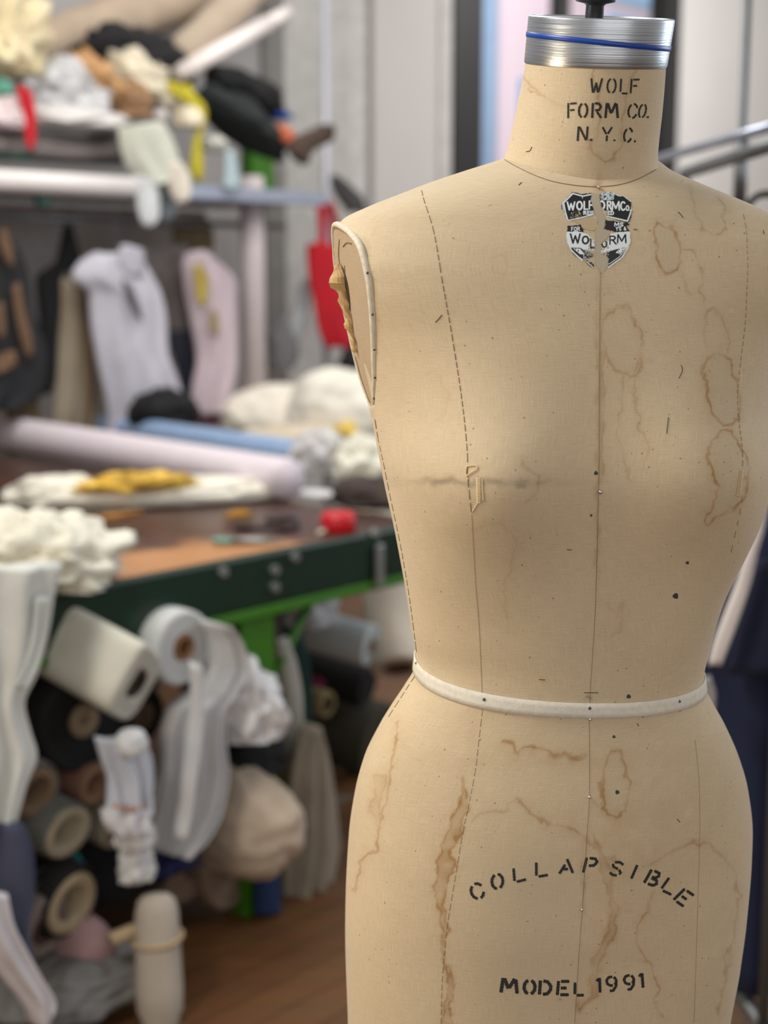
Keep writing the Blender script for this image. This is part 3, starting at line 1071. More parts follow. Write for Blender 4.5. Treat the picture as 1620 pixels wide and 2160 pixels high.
# ---- pins -----------------------------------------------------------------
STEEL = mat('pin_steel', (205, 205, 205), .25, 1.0, var=.05, bump=0)
PIN_DK = mat('pin_dark_steel', (92, 92, 98), .35, .8, var=.05, bump=0)
for x, y, m_, r_ in ((1265, 1037, STEEL, .0019), (1262, 397, STEEL, .0014), (1243, 1493, PIN_DK, .0014), (1244, 1517, STEEL, .0013), (1022, 1475, PIN_DK, .0014),
                     (1431, 1479, PIN_DK, .0013), (1243, 1681, STEEL, .0014), (1227, 1918, STEEL, .0012), (881, 1399, PIN_DK, .0012)):
    h = hit(x, y, .0012)
    if h:
        sphere('pin_head', h[0], r_, m_, form, 10)

# ---- darned patches over the bust points ---------------------------------------
DARN = mat('darning_thread', (222, 200, 158), .9, var=.1)
pp = [surf_path([(985, 984), (1004, 982), (1008, 990)], 2.5, .0007), surf_path([(985, 984), (983, 1000), (988, 1012)], 2.5, .0007),
      surf_path([(984, 1004), (996, 996), (1006, 990)], 2.5, .0010)]
for k in range(15):
    y = 1008 + k * 3.6
    pp.append(surf_path([(1006.5, y), (1010.5, y + 2.4), (1014.5, y)], 1.6, .0005, False))
pp.append(surf_path([(1017, 1010), (1019.5, 1058)], 4, .0004, False))
pp.append(surf_path([(1005.5, 1006), (1007, 1062), (996, 1080)], 4, .0003, False))
multi_tube('darned_patch', [p for p in pp if len(p) > 1], .0005, DARN, form, 6)
pp = []
for k in range(15):
    y = 993 + k * 3.6
    x0 = 1564 - k * .55
    pp.append(surf_path([(x0 - 4, y), (x0 + 3, y + 2.5)], 1.6, .0005, False))
pp.append(surf_path([(1566, 990), (1560, 1046)], 4, .0004, False))
multi_tube('darned_patch', [p for p in pp if len(p) > 1], .0005, DARN, form, 6)

# ---- armhole piping, torn cover -------------------------------------------
def edge_pts(right):
    out = []
    for z, yr in EDGE_F + EDGE_B:
        c = float(pchip(ZW, CK, z))
        x = float(plate_x(z, right)) + KP * yr
        out.append(np.array([c + x if right else c - x, yr + float(pchip(ZK, YCK, z)), z]))
    return catmull(out, 10)


def cord_material():
    m = mat('armhole_cord', (205, 196, 178), .85, var=.1, scale=150, bump=0)
    nt = m.node_tree
    tc = nt.nodes.new('ShaderNodeTexCoord')
    w = nt.nodes.new('ShaderNodeTexWave')
    w.wave_type = 'BANDS'
    w.bands_direction = 'DIAGONAL'
    w.inputs['Scale'].default_value = 95
    w.inputs['Distortion'].default_value = 1.2
    nt.links.new(tc.outputs['Object'], w.inputs['Vector'])
    bp = nt.nodes.new('ShaderNodeBump')
    bp.inputs['Strength'].default_value = .4
    bp.inputs['Distance'].default_value = .0006
    nt.links.new(w.outputs['Fac'], bp.inputs['Height'])
    nt.links.new(bp.outputs['Normal'], nt.nodes['Principled BSDF'].inputs['Normal'])
    return m


CORD = cord_material()
for right in (False, True):
    ep = edge_pts(right)
    n = len(ep)
    rad = []
    for i in range(n):
        f = i / (n - 1)
        front_ = min(1, f / .12)
        back_ = min(1, max(0, (.60 - f) / .12))          # the cord is worn thin along the back edge
        rad.append(.0010 + .0019 * front_ * back_)
    tube('armhole_piping', ep, rad, CORD, form, 14)
EPL = [Vector(p) for p in edge_pts(False)]
EPU = np.stack(cam_project(to_world(np.array(EPL))), 1)
for x, y in ((742, 504), (768, 577), (779, 661), (783, 738), (786, 796), (787, 841)):
    k = int(np.argmin((EPU[:len(EPU) // 2 + 6] - [x, y]).__pow__(2).sum(1)))
    p = EPL[k]
    sphere('piping_tack', p + (EYE_L - p).normalized() * .0030, .0011, PIN_DK, form, 8)

# torn, frayed edge of the armhole cover hanging off the far side of the plate
FRAY = linen_material('frayed_linen', (196, 164, 116), False)
rag_out = [(706, 560), (703, 575), (697, 588), (694, 596), (698, 606), (708, 610), (713, 617), (717, 623), (713, 634), (718, 644), (724, 652), (727, 664), (731, 672),
           (727, 684), (727, 692), (735, 700), (740, 714), (744, 728), (742, 738), (747, 742)]
rag_in = [(718, 556), (721, 568), (725, 584), (728, 598), (729, 610), (730, 618), (733, 630), (735, 640), (736, 652), (737, 662), (739, 670), (741, 680), (742, 688), (743, 696),
          (745, 706), (747, 716), (749, 724), (750, 731), (751, 737), (752, 745)]
V, Fc = [], []
yb = 1.2405
for i, (a, b) in enumerate(zip(rag_out, rag_in)):
    for k in range(5):
        t = k / 4
        x, y = a[0] + (b[0] - a[0]) * t, a[1] + (b[1] - a[1]) * t
        hh = hit(b[0], b[1], 0)
        base = to_world(np.array(hh[0]))[1] if hh else yb
        wob = .004 * math.sin(i * 1.9) * math.sin(math.pi * t) + .003 * math.sin(i * .9 + 2)
        V.append(to_local(at(x + .8 * math.sin(i * 2.3 + k), y, base - .003 - .0012 * math.sin(math.pi * t) + wob * .35)))
for i in range(len(rag_out) - 1):
    for k in range(4):
        Fc.append((i * 5 + k, i * 5 + k + 1, i * 5 + k + 6, i * 5 + k + 5))
rag = from_data('torn_cover', V, Fc, FRAY, form, False)
sm = rag.data
uvl = sm.uv_layers.new(name='cloth')
for l in sm.loops:
    c_ = sm.vertices[l.vertex_index].co
    uvl.data[l.index].uv = (c_.y, c_.z)
md = rag.modifiers.new('thickness', 'SOLIDIFY')
md.thickness = .0009
# flat dark patch on the plate, painted as the shade inside the tear, and its creases
GAP_SHADE = mat('torn_gap_shade', (70, 52, 34), .95, bump=0)
gap = [(722, 560), (728, 574), (734, 598), (738, 626), (740, 656), (737, 650), (733, 628), (728, 604), (723, 584)]
gp = [hit(x, y, .0006) for x, y in gap]
if all(gp):
    from_data('torn_slit_shade', [g[0] for g in gp], [tuple(range(len(gp)))], GAP_SHADE, form)
multi_tube('cover_creases', [surf_path(p, 4, .0002) for p in ([(716, 505), (715, 540), (720, 575)], [(727, 560), (730, 600), (733, 640)], [(733, 655), (741, 690), (745, 725)],
                                                             [(750, 752), (763, 800), (780, 848)], [(724, 520), (732, 512), (742, 514)])], .0005, mat('crease_thread', (128, 100, 70), .9), form, 6)

# ---- maker's label --------------------------------------------------------------
PLAIN = {
    'W': [[(0, 1), (.25, 0), (.5, .8), (.75, 0), (1, 1)]], 'O': [arc(.5, .5, .46, .5, 0, 360, 18)], 'L': [[(.1, 1), (.1, 0), (1, 0)]],
    'F': [[(.1, 0), (.1, 1), (.95, 1)], [(.1, .5), (.75, .5)]], 'R': [[(.1, 0), (.1, 1), (.7, 1), (.9, .78), (.7, .52), (.1, .5)], [(.5, .5), (1, 0)]],
    'M': [[(0, 0), (.06, 1), (.5, .2), (.94, 1), (1, 0)]], 'C': [arc(.55, .5, .5, .5, 45, 315, 14)], '.': [[(.4, .05), (.6, .05)]],
    'E': [[(1, 1), (.1, 1), (.1, 0), (1, 0)], [(.1, .5), (.8, .5)]], 'G': [arc(.55, .5, .5, .5, 45, 360, 14) + [(.6, .5)]], 'I': [[(.5, 0), (.5, 1)]],
    'D': [[(.1, 0), (.1, 1), (.6, 1), (.95, .7), (.95, .3), (.6, 0), (.1, 0)]], 'S': [[(.9, .85), (.5, 1), (.1, .8), (.3, .55), (.75, .42), (.92, .2), (.5, 0), (.08, .15)]],
    'Y': [[(0, 1), (.5, .5), (1, 1)], [(.5, .5), (.5, 0)]], "'": [[(.5, 1), (.4, .75)]],
    '&': [[(1, 0), (.25, .75), (.45, 1), (.65, .78), (.1, .25), (.35, 0), (.65, .05), (1, .45)]],
}


def maker_label():
    st = 3.0
    xs = np.arange(310, 1235, st)
    ys = np.arange(255, 1330, st)
    X, Y = np.meshgrid(xs, ys)
    wx = X + 10 * vnoise(X / 22, Y / 22) + 9 * vnoise(X / 9 + 40, Y / 9)
    wy = Y + 10 * vnoise(X / 22 + 80, Y / 22 + 9) + 9 * vnoise(X / 9 + 11, Y / 9 + 60)
    mask = np.zeros(X.shape, bool)
    col = np.zeros(X.shape + (3,), np.float32)
    BLK, WHT, GRY = lin((24, 28, 32)), lin((222, 230, 232)), lin((176, 164, 142))

    def poly(pts, c, jag=True):
        m = inside(wx if jag else X, wy if jag else Y, pts)
        mask[m] = True
        col[m] = c
        return m

    def line(pts, hw, c, clip=None, closed=0):
        m = seg_dist(X, Y, pts, closed) < hw
        if clip is not None:
            m &= clip
        col[m] = c
        mask[m] = True

    poly([(695, 280), (800, 290), (820, 480), (880, 600), (860, 720), (930, 780), (900, 860), (830, 920), (830, 1040), (900, 1090), (920, 1200), (830, 1310), (790, 1240), (750, 1180), (760, 900),
          (740, 780), (800, 640), (735, 520), (690, 400)], GRY)
    poly([(470, 640), (690, 580), (780, 620), (780, 700), (740, 760), (600, 740), (560, 690)], lin((186, 166, 132)))
    ul = poly([(458, 270), (580, 298), (700, 285), (695, 400), (735, 500), (730, 565), (600, 602), (408, 645), (345, 520), (322, 470), (330, 405)], BLK)
    ur = poly([(808, 300), (900, 266), (985, 280), (1050, 318), (1105, 316), (1205, 392), (1212, 430), (1195, 480), (1220, 500), (1205, 600), (1168, 668), (900, 585), (880, 520), (830, 460), (812, 380)], BLK)
    r2 = poly([(880, 620), (920, 632), (1150, 662), (1198, 680), (1150, 705), (1190, 765), (1000, 778), (858, 740), (880, 690)], BLK)
    l2 = poly([(398, 700), (560, 688), (602, 740), (600, 780), (398, 780)], BLK)
    lw = poly([(385, 780), (520, 768), (640, 796), (740, 870), (752, 1035), (690, 1020), (560, 985), (425, 985), (383, 860)], WHT)
    rw = poly([(940, 800), (1060, 775), (1195, 768), (1200, 900), (1168, 975), (1000, 1000), (826, 1050), (828, 930), (900, 880)], WHT)
    lb = poly([(425, 975), (560, 980), (690, 1030), (745, 1060), (700, 1110), (630, 1110), (590, 1150), (470, 1060), (410, 960)], BLK)
    bb = poly([(660, 1130), (740, 1180), (735, 1232), (690, 1225), (620, 1150)], BLK)
    rb = poly([(830, 1060), (1000, 1000), (1175, 965), (1090, 1095), (915, 1228), (920, 1110), (895, 1080)], BLK)
    # silver rubbed area
    rub = ur & inside(X, Y, [(800, 270), (1000, 270), (985, 370), (830, 380)]) & ((vnoise(X / 14, Y / 14) + vnoise(X / 6, Y / 6)) > -.12)
    col[rub] = lin((200, 212, 216))
    # white rules of the shield
    line([(468, 292), (352, 410), (372, 520), (408, 640)], 9, WHT, ul)
    line([(450, 278), (335, 405), (350, 520), (392, 640)], 5, WHT, ul)
    line([(468, 292), (590, 326), (695, 306)], 8, WHT, ul)
    line([(400, 636), (560, 602), (720, 558)], 8, WHT, ul)
    line([(590, 326), (590, 356)], 4, WHT, ul)
    line([(985, 290), (1050, 322), (1110, 320), (1200, 392)], 6, WHT, ur)
    line([(900, 580), (1160, 640), (1190, 560), (1212, 480)], 9, WHT, ur)
    line([(400, 900), (450, 1010), (585, 1140)], 9, WHT)
    line([(430, 980), (500, 1060), (610, 1140)], 4, WHT, lb)
    line([(640, 1150), (725, 1228)], 6, WHT)
    line([(1172, 968), (1090, 1100), (918, 1226)], 9, WHT)
    line([(1150, 975), (1060, 1090), (925, 1185)], 4, WHT, rb)
    for pts in ([(470, 985), (560, 990), (620, 1060), (560, 1060)], [(1010, 1040), (1060, 985), (1140, 980), (1090, 1030), (1070, 1060)]):
        m = inside(X, Y, pts) & (vnoise(X / 12, Y / 12) > -.25)
        col[m] = WHT
        mask[m] = True
    # flakes
    fl = (lw | rw | lb | rb | bb) & (np.abs(X - 790) < 130) & (vnoise(X / 16 + 5, Y / 16) + vnoise(X / 7, Y / 7 + 9) > .28)
    mask[fl] = False
    spk = (lb | rb | l2 | lw) & (np.abs(X - 760) < 160) & (vnoise(X / 10 + 55, Y / 10) + vnoise(X / 5, Y / 5 + 19) > .30)
    col[spk] = WHT
    wear = ul & inside(X, Y, [(430, 540), (560, 500), (580, 590), (440, 610)]) & (vnoise(X / 13 + 15, Y / 13) + vnoise(X / 6, Y / 6 + 19) > .22)
    col[wear] = lin((190, 170, 140))

    def text(items, c, clip):
        for ch, x0, x1, y0, y1, hw in items:
            for s_ in PLAIN[ch]:
                line([(x0 + x * (x1 - x0), y1 - y * (y1 - y0)) for x, y in s_], hw, c, clip)

    text([('W', 400, 492, 402, 498, 10), ('O', 518, 588, 396, 494, 11), ('L', 608, 655, 394, 490, 10), ('F', 672, 730, 390, 486, 10)], WHT, ul)
    text([('O', 795, 872, 390, 490, 12), ('R', 902, 955, 392, 492, 11), ('M', 968, 1056, 396, 500, 10), ('C', 1074, 1130, 398, 502, 10), ('O', 1142, 1178, 446, 505, 8), ('.', 1180, 1196, 480, 506, 5)], WHT, ur)
    text([('R', 604, 636, 514, 556, 6.5), ('E', 650, 680, 514, 556, 6.5), ('G', 692, 728, 514, 556, 6.5)], WHT, ul)
    text([('I', 880, 900, 516, 560, 6.5), ('E', 908, 938, 516, 560, 6.5), ('D', 948, 984, 516, 560, 6.5)], WHT, ur)
    text([('F', 448, 476, 718, 764, 5), ('O', 486, 516, 716, 764, 5), ('R', 526, 556, 714, 762, 5)], WHT, l2)
    text([('M', 998, 1050, 660, 704, 6), ('S', 1062, 1108, 662, 706, 6), ('Y', 1014, 1038, 716, 758, 5), ("'", 1040, 1054, 716, 758, 4), ('S', 1054, 1080, 716, 758, 5), ('&', 1112, 1142, 714, 756, 5)], WHT, r2)
    text([('W', 440, 560, 805, 918, 11), ('O', 588, 668, 835, 925, 12), ('L', 690, 742, 866, 978, 10)], BLK, lw)
    text([('O', 836, 900, 892, 968, 10), ('R', 930, 1015, 832, 930, 10), ('M', 1034, 1140, 812, 914, 10)], BLK, rw)
    # coarse surface lookup, then fine grid
    gx = np.arange(0, len(xs) + 12, 12)
    gy = np.arange(0, len(ys) + 12, 12)
    G = np.zeros((len(gy), len(gx), 3))
    for j, b in enumerate(gy):
        for i, a in enumerate(gx):
            zx, zy = xs[0] + a * st, ys[0] + b * st
            h = hit(1130 + zx / 6, 360 + zy / 6, .00035)
            G[j, i] = h[0]
    ii, jj = np.meshgrid(np.arange(len(xs)), np.arange(len(ys)))
    fi, fj = ii / 12, jj / 12
    i0, j0 = fi.astype(int), fj.astype(int)
    a, b = (fi - i0)[..., None], (fj - j0)[..., None]
    Pt = G[j0, i0] * (1 - a) * (1 - b) + G[j0, i0 + 1] * a * (1 - b) + G[j0 + 1, i0] * (1 - a) * b + G[j0 + 1, i0 + 1] * a * b
    nx = len(xs)
    I_, J_ = np.meshgrid(np.arange(nx - 1), np.arange(len(ys) - 1))
    q = np.stack([J_ * nx + I_, J_ * nx + I_ + 1, (J_ + 1) * nx + I_ + 1, (J_ + 1) * nx + I_], -1).reshape(-1, 4)
    mk = mask.ravel()
    q = q[mk[q].all(1)]
    used_, inv = np.unique(q.ravel(), return_inverse=True)
    me_ = mesh_np('maker_label', Pt.reshape(-1, 3)[used_], inv.reshape(-1, 4))
    A = np.ones((len(used_), 4), np.float32)
    A[:, :3] = col.reshape(-1, 3)[used_]
    me_.color_attributes.new('print', 'FLOAT_COLOR', 'POINT').data.foreach_set('color', A.ravel())
    m = bpy.data.materials.new('printed_foil')
    m.use_nodes = True
    b_ = m.node_tree.nodes['Principled BSDF']
    vc = m.node_tree.nodes.new('ShaderNodeVertexColor')
    vc.layer_name = 'print'
    m.node_tree.links.new(vc.outputs['Color'], b_.inputs['Base Color'])
    b_.inputs['Roughness'].default_value = .42
    b_.inputs['Metallic'].default_value = .1
    return link('maker_label', me_, m, form)


maker_label()['label'] = 'torn black and silver shield label'

# ---- metal neck ring, blue tape, post -----------------------------------------
def ring_metal():
    m = bpy.data.materials.new('turned_aluminium')
    m.use_nodes = True
    nt = m.node_tree
    b = nt.nodes['Principled BSDF']
    b.inputs['Metallic'].default_value = 1
    b.inputs['Base Color'].default_value = lin((188, 194, 202)) + (1,)
    b.inputs['Roughness'].default_value = .3
    uv = nt.nodes.new('ShaderNodeUVMap')
    uv.uv_map = 'cloth'
    mp = nt.nodes.new('ShaderNodeMapping')
    mp.inputs['Scale'].default_value = (6, 900, 1)
    nt.links.new(uv.outputs['UV'], mp.inputs['Vector'])
    n = nt.nodes.new('ShaderNodeTexNoise')
    n.inputs['Scale'].default_value = 1
    n.inputs['Detail'].default_value = 3
    nt.links.new(mp.outputs['Vector'], n.inputs['Vector'])
    bp = nt.nodes.new('ShaderNodeBump')
    bp.inputs['Strength'].default_value = .3
    bp.inputs['Distance'].default_value = .0008
    nt.links.new(n.outputs['Fac'], bp.inputs['Height'])
    nt.links.new(bp.outputs['Normal'], b.inputs['Normal'])
    r = nt.nodes.new('ShaderNodeMapRange')
    r.inputs['To Min'].default_value = .2
    r.inputs['To Max'].default_value = .45
    nt.links.new(n.outputs['Fac'], r.inputs['Value'])
    nt.links.new(r.outputs['Result'], b.inputs['Roughness'])
    return m


ALU = ring_metal()
rc = np.array([.0275, NBASE[1], NBASE[2]])
AX = np.array([0, -math.sin(NA), math.cos(NA)])
AY = np.array([0, math.cos(NA), math.sin(NA)])


def ring_pt(r, h, ph):
    return rc + np.outer(np.ones_like(ph), AX * h) + np.outer(np.cos(ph) * r, [1, 0, 0]) + np.outer(np.sin(ph) * r * 1.055, AY) + np.array([.06 * (h - .11), 0, 0])


prof = [(.050, .1040), (.0568, .1040), (.0572, .1050), (.0574, .113), (.0577, .125), (.0580, .1380), (.0578, .1400), (.0569, .1407), (.0545, .1407), (.054, .1397), (.020, .1397), (.002, .1397)]
rp = np.linspace(0, 2 * np.pi, 129)[:-1]
RP = np.array([ring_pt(r_, h_, rp) for r_, h_ in prof])
me = quads_mesh('neck_ring', RP, 128, len(prof), True)
set_uv(me, np.tile(rp * .057, len(prof)), np.repeat([h_ for _, h_ in prof], 128))
ring = link('neck_ring', me, ALU, form, True)
ring.data.set_sharp_from_angle(angle=R(40)) if hasattr(ring.data, 'set_sharp_from_angle') else None
ring['label'] = 'turned aluminium neck ring'

# blue adhesive tape running round the ring, lower towards the far shoulder
BLUE = mat('blue_tape', (14, 62, 152), .35, var=.05, bump=0)
ph = np.linspace(-math.pi * 1.06, .2, 140)
rows = []
for dh in (-.0021, -.0019, .0019, .0021):
    hh = .1222 - .0040 * (np.cos(ph)) + dh
    g = .0002 if abs(dh) > .002 else .0007
    rad_ = .0574 + (hh - .113) / (.138 - .113) * .0006 + g
    rows.append(rc + np.outer(hh, AX) + np.outer(np.cos(ph) * rad_, [1, 0, 0]) + np.outer(np.sin(ph) * rad_ * 1.055, AY) + np.outer(.06 * (hh - .11), [1, 0, 0]))
me = quads_mesh('blue_tape', np.array(rows), len(ph), 4)
bt = link('blue_tape', me, BLUE, form)
bt['label'] = 'narrow blue adhesive tape'

# cast iron post above the ring
IRON = mat('cast_iron', (44, 42, 42), .45, .4, var=.2, bump=.2, bscale=120)
prof = [(.0075, .137), (.0072, .149), (.0085, .1505), (.0155, .152), (.0165, .155), (.0165, .166), (.012, .174), (.010, .20), (.0, .201)]
PP_ = np.array([rc + np.outer(np.ones_like(rp), AX * h_) + np.outer(np.cos(rp) * r_, [1, 0, 0]) + np.outer(np.sin(rp) * r_, AY) + np.array([-.004, 0, 0]) for r_, h_ in prof])
me = quads_mesh('neck_post', PP_, 128, len(prof), True)
post = link('neck_post', me, IRON, form)
post['label'] = 'black iron post on top of the neck ring'

# lower rim and stand, below the picture
prof = [(.02, .64), (.02, .12), (.035, .10), (.05, .085)]
me = quads_mesh('stand_pole', np.array([[(r_ * math.cos(a), r_ * math.sin(a), h_) for a in rp] for r_, h_ in prof]), 128, len(prof), True)
link('stand_pole', me, IRON, form)
for k in range(4):
    a = R(45 + 90 * k)
    tube('stand_leg', [(0.03 * math.cos(a), .03 * math.sin(a), .11), (.16 * math.cos(a), .16 * math.sin(a), .085), (.26 * math.cos(a), .26 * math.sin(a), .012)], [.014, .012, .010], IRON, form)
bot, _ = body(np.full(len(ang), .661), ang)
from_data('bottom_board', [(.0, .0, .661)] + [tuple(p) for p in bot], [(0, 1 + (k + 1) % len(ang), 1 + k) for k in range(len(ang))], mat('board', (120, 92, 60), .9), form, False)
# =====================================================================
# BACKGROUND THINGS
# =====================================================================
def roll(name, label, cat, px, py, t, r, L, rgb, core=None, core_rgb=(150, 118, 84), axis=None, group=None, rough=.85, hole=.72, squash=1.0, wobble=.03, seed=0, var=.1, sq=2.0, turn=0.0):
    """bolt of cloth: wound body with a cardboard core showing in its end; (px, py, t) is the middle of the end that shows"""
    a = np.array(axis if axis is not None else -TN, float)
    a /= np.linalg.norm(a)
    c = att(px, py, t)
    x = np.cross(a, UP)
    x /= np.linalg.norm(x)
    y = np.cross(x, a)
    cr = core if core else 0
    seg = 40
    rnd = random.Random(seed)
    p1, p2 = rnd.random() * 6, rnd.random() * 6
    prof = [(-L, cr if cr else r * .05), (-L, r * .97), (-L * .98, r)] + [(-L * k / 6, r) for k in range(5, 0, -1)] + [(-.012, r), (-.003, r * .985), (0, r * .95)]
    k = 6
    for i in range(1, k + 1):
        rr = r * .95 + (cr - r * .95) * i / k if cr else r * .95 * (1 - i / k) + r * .03
        prof.append((.004 * ((i % 2) * 2 - 1), rr))
    V, Fc = [], []
    for h, rr in prof:
        for s in range(seg):
            an = 2 * math.pi * s / seg
            wv = 1 + (wobble * math.sin(2 * an + p1) + wobble * .6 * math.sin(3 * an + p2 + h * 3)) * (rr / r)
            ca, sa = math.cos(an), math.sin(an)
            e_ = 2 / sq
            ca, sa = math.copysign(abs(ca) ** e_, ca), math.copysign(abs(sa) ** e_, sa) * squash
            ct, st = math.cos(turn), math.sin(turn)
            V.append(c + a * h + (x * (ca * ct - sa * st) + y * (ca * st + sa * ct)) * rr * wv)
    for i in range(len(prof) - 1):
        for s in range(seg):
            s2 = (s + 1) % seg
            Fc.append((i * seg + s, (i + 1) * seg + s, (i + 1) * seg + s2, i * seg + s2))
    m = mat('%s_%d_%d_%d' % ((name,) + tuple(rgb)), rgb, rough, var=var, scale=9, bump=.2, bscale=45)
    o = from_data(name, V, Fc, m)
    tag(o, label, cat, group)
    if cr:
        V, Fc = [], []
        pr = [(-.3 * min(1, L), cr * hole), (.003, cr * hole), (.005, cr * (hole + .06)), (.005, cr * .96), (.001, cr), (-.3 * min(1, L), cr)]
        for h, rr in pr:
            for s in range(seg):
                an = 2 * math.pi * s / seg
                V.append(c + a * h + x * math.cos(an) * rr * .995 + y * math.sin(an) * rr * squash * .995)
        for i in range(len(pr) - 1):
            for s in range(seg):
                s2 = (s + 1) % seg
                Fc.append((i * seg + s, i * seg + s2, (i + 1) * seg + s2, (i + 1) * seg + s))
        Fc.append(tuple(range(seg)))
        from_data('cardboard_core', V, Fc, mat('core_%d_%d_%d' % core_rgb, core_rgb, .9, var=.12, bump=.1), o)
    return o


def crumple(name, label, cat, c, size, seed, rgb, amp=.25, freq=3.0, flat=-.45, ex=None, ey=None, ez=None, group=None, rough=.9, var=.12, tip=None, parent=None, segs=72):
    """heap of soft cloth: lumpy closed mass with ridged folds"""
    ex = TE if ex is None else np.array(ex, float)
    ey = TN if ey is None else np.array(ey, float)
    ez = UP if ez is None else np.array(ez, float)
    bm = bmesh.new()
    bmesh.ops.create_uvsphere(bm, u_segments=segs, v_segments=segs // 2, radius=1)
    off = Vector((seed * 3.17, seed * 1.31, seed * 7.7))
    V = []
    for v in bm.verts:
        d = v.co.normalized()
        n1 = noise.noise(d * freq * .5 + off)
        rid = 1 - abs(noise.noise(d * freq + off * 1.7)) * 2
        rid2 = 1 - abs(noise.noise(Vector((d.x * freq * 2.6, d.y * freq * 2.6, d.z * freq * 1.6)) + off * .6)) * 2
        k = 1 + amp * (n1 * 1.1 + rid * .55 + rid2 * .28 - .4)
        p = d * k
        if p.z < flat:
            p.z = flat + (p.z - flat) * .12
        v.co = p
    me = bpy.data.meshes.new(name)
    for v in bm.verts:
        q = np.array(c) + ex * (v.co.x * size[0]) + ey * (v.co.y * size[1]) + ez * (v.co.z * size[2])
        v.co = Vector(q)
    bm.to_mesh(me)
    bm.free()
    m = mat('%s_%d_%d_%d' % ((name,) + tuple(rgb)), rgb, rough, var=var, scale=12, bump=.25, bscale=40)
    o = link(name, me, m, parent)
    if parent is None:
        tag(o, label, cat, group)
    return o


def cloth(name, label, cat, rows, t, rgb, bulge=.03, fold=.012, nf=4, seed=0, group=None, parent=None, Y=None, rough=.9, var=.1, nu=48, dt=None, sub=5, m=None):
    """hanging cloth or garment as a closed thin body: rows of (y px, left px, right px) on a plane at depth t (or world depth Y), with folds across it.
    dt: extra depth towards the viewer per row"""
    ys = [r_[0] for r_ in rows]
    yy = np.linspace(ys[0], ys[-1], (len(rows) - 1) * sub + 1)
    xl = pchip(ys, [r_[1] for r_ in rows], yy)
    xr = pchip(ys, [r_[2] for r_ in rows], yy)
    de = pchip(ys, dt, yy) if dt else np.zeros(len(yy))
    rnd = random.Random(seed)
    ph = [rnd.random() * 6.28 for _ in range(4)]
    n = TN if Y is None else np.array([0, 1.0, 0])
    V = []
    for j, y in enumerate(yy):
        v = j / (len(yy) - 1)
        ring_ = []
        for side in (0, 1):
            us = np.linspace(0, 1, nu) if side == 0 else np.linspace(1, 0, nu)[1:-1]
            for u in us:
                px = xl[j] + (xr[j] - xl[j]) * u
                py = y + 4 * math.sin(u * 5 + ph[3]) * (1 if j in (0, len(yy) - 1) else 0)
                p = att(px, py, t - de[j]) if Y is None else at(px, py, Y - de[j])
                prof_ = math.sin(math.pi * u) ** .6
                f = fold * (.35 + .65 * v) * (math.sin(nf * 2 * math.pi * u + ph[0] + 1.5 * math.sin(3 * v + ph[1])) + .5 * math.sin(nf * 4.4 * u + ph[2] + 2.2 * v))
                if side == 0:
                    off = -bulge * prof_ + f * min(1, prof_ * 1.6)
                else:
                    off = bulge * .5 * prof_ + .004 + f * min(1, prof_ * 1.6)
                ring_.append(p + n * off)
        V += ring_
    w = 2 * nu - 2
    Fc = []
    for j in range(len(yy) - 1):
        for k in range(w):
            k2 = (k + 1) % w
            Fc.append((j * w + k, (j + 1) * w + k, (j + 1) * w + k2, j * w + k2))
    Fc.append(tuple(range(w)))
    Fc.append(tuple(reversed(range((len(yy) - 1) * w, len(yy) * w))))
    if m is None:
        m = mat('%s_%d_%d_%d' % ((name,) + tuple(rgb)), rgb, rough, var=var, scale=9, bump=.2, bscale=45)
    o = from_data(name, V, Fc, m, parent)
    if parent is None:
        tag(o, label, cat, group)
    return o


# ---------------------------------------------------------------- cutting table
DKG = mat('dark_green_paint', (6, 42, 27), .35, var=.15, bump=.05)
LTG = mat('bright_green_paint', (56, 116, 10), .5, var=.12, bump=.05)
BOLT = mat('bolt_steel', (150, 152, 152), .4, .7, var=.1, bump=0)
table = bpy.data.objects.new('cutting_table', None)
COL.objects.link(table)
tag(table, 'large cutting table with worn brown top and green painted steel frame', 'table')
SL, SR, TD = -1.7, .98, 1.78
g = []
nS, nT = 90, 60
for j in range(nT):
    for i in range(nS):
        g.append(T(SL + (SR - SL) * i / (nS - 1), TD * j / (nT - 1), .8))
me = quads_mesh('tabletop', np.array(g), nS, nT)
W_ = np.zeros((nS * nT, 4), np.float32)
P_ = np.array(g)
S_ = (P_ - TO) @ TE
T_ = (P_ - TO) @ TN
wv = .72 * np.exp(-((S_ - .10) / .42) ** 4 - ((T_ - .0) / .26) ** 2) + .25 * np.exp(-((S_ + .9) / .5) ** 2 - (T_ / .15) ** 2) + .12 * np.exp(-((S_ - .55) / .3) ** 2 - (T_ / .25) ** 2)
W_[:, :3] = wv[:, None]
W_[:, 3] = 1
me.color_attributes.new('wear', 'FLOAT_COLOR', 'POINT').data.foreach_set('color', W_.ravel())
top = link('tabletop', me, table_material(), table, False)
sd = top.modifiers.new('thickness', 'SOLIDIFY')
sd.thickness = .03
sd.offset = -1
box_frame('front_beam', T(SL, -.012, .695), TE * (SR - SL), TN * .03, UP * .112, DKG, table, .006)
box_frame('beam_flange', T(SL, -.016, .672), TE * (SR - SL), TN * .05, UP * .022, LTG, table, .003)
lg0 = s_of(512, 1400, 0.0)
lg1 = s_of(583, 1400, 0.0)
box_frame('leg', T(lg0, .004, 0), TE * (lg1 - lg0), TN * .075, UP * .672, LTG, table, .006)
box_frame('leg', T(lg0 - 1.75, .004, 0), TE * (lg1 - lg0), TN * .075, UP * .672, LTG, table, .006)
box_frame('leg', T(lg0, TD - .1, 0), TE * (lg1 - lg0), TN * .075, UP * .672, LTG, table, .006)
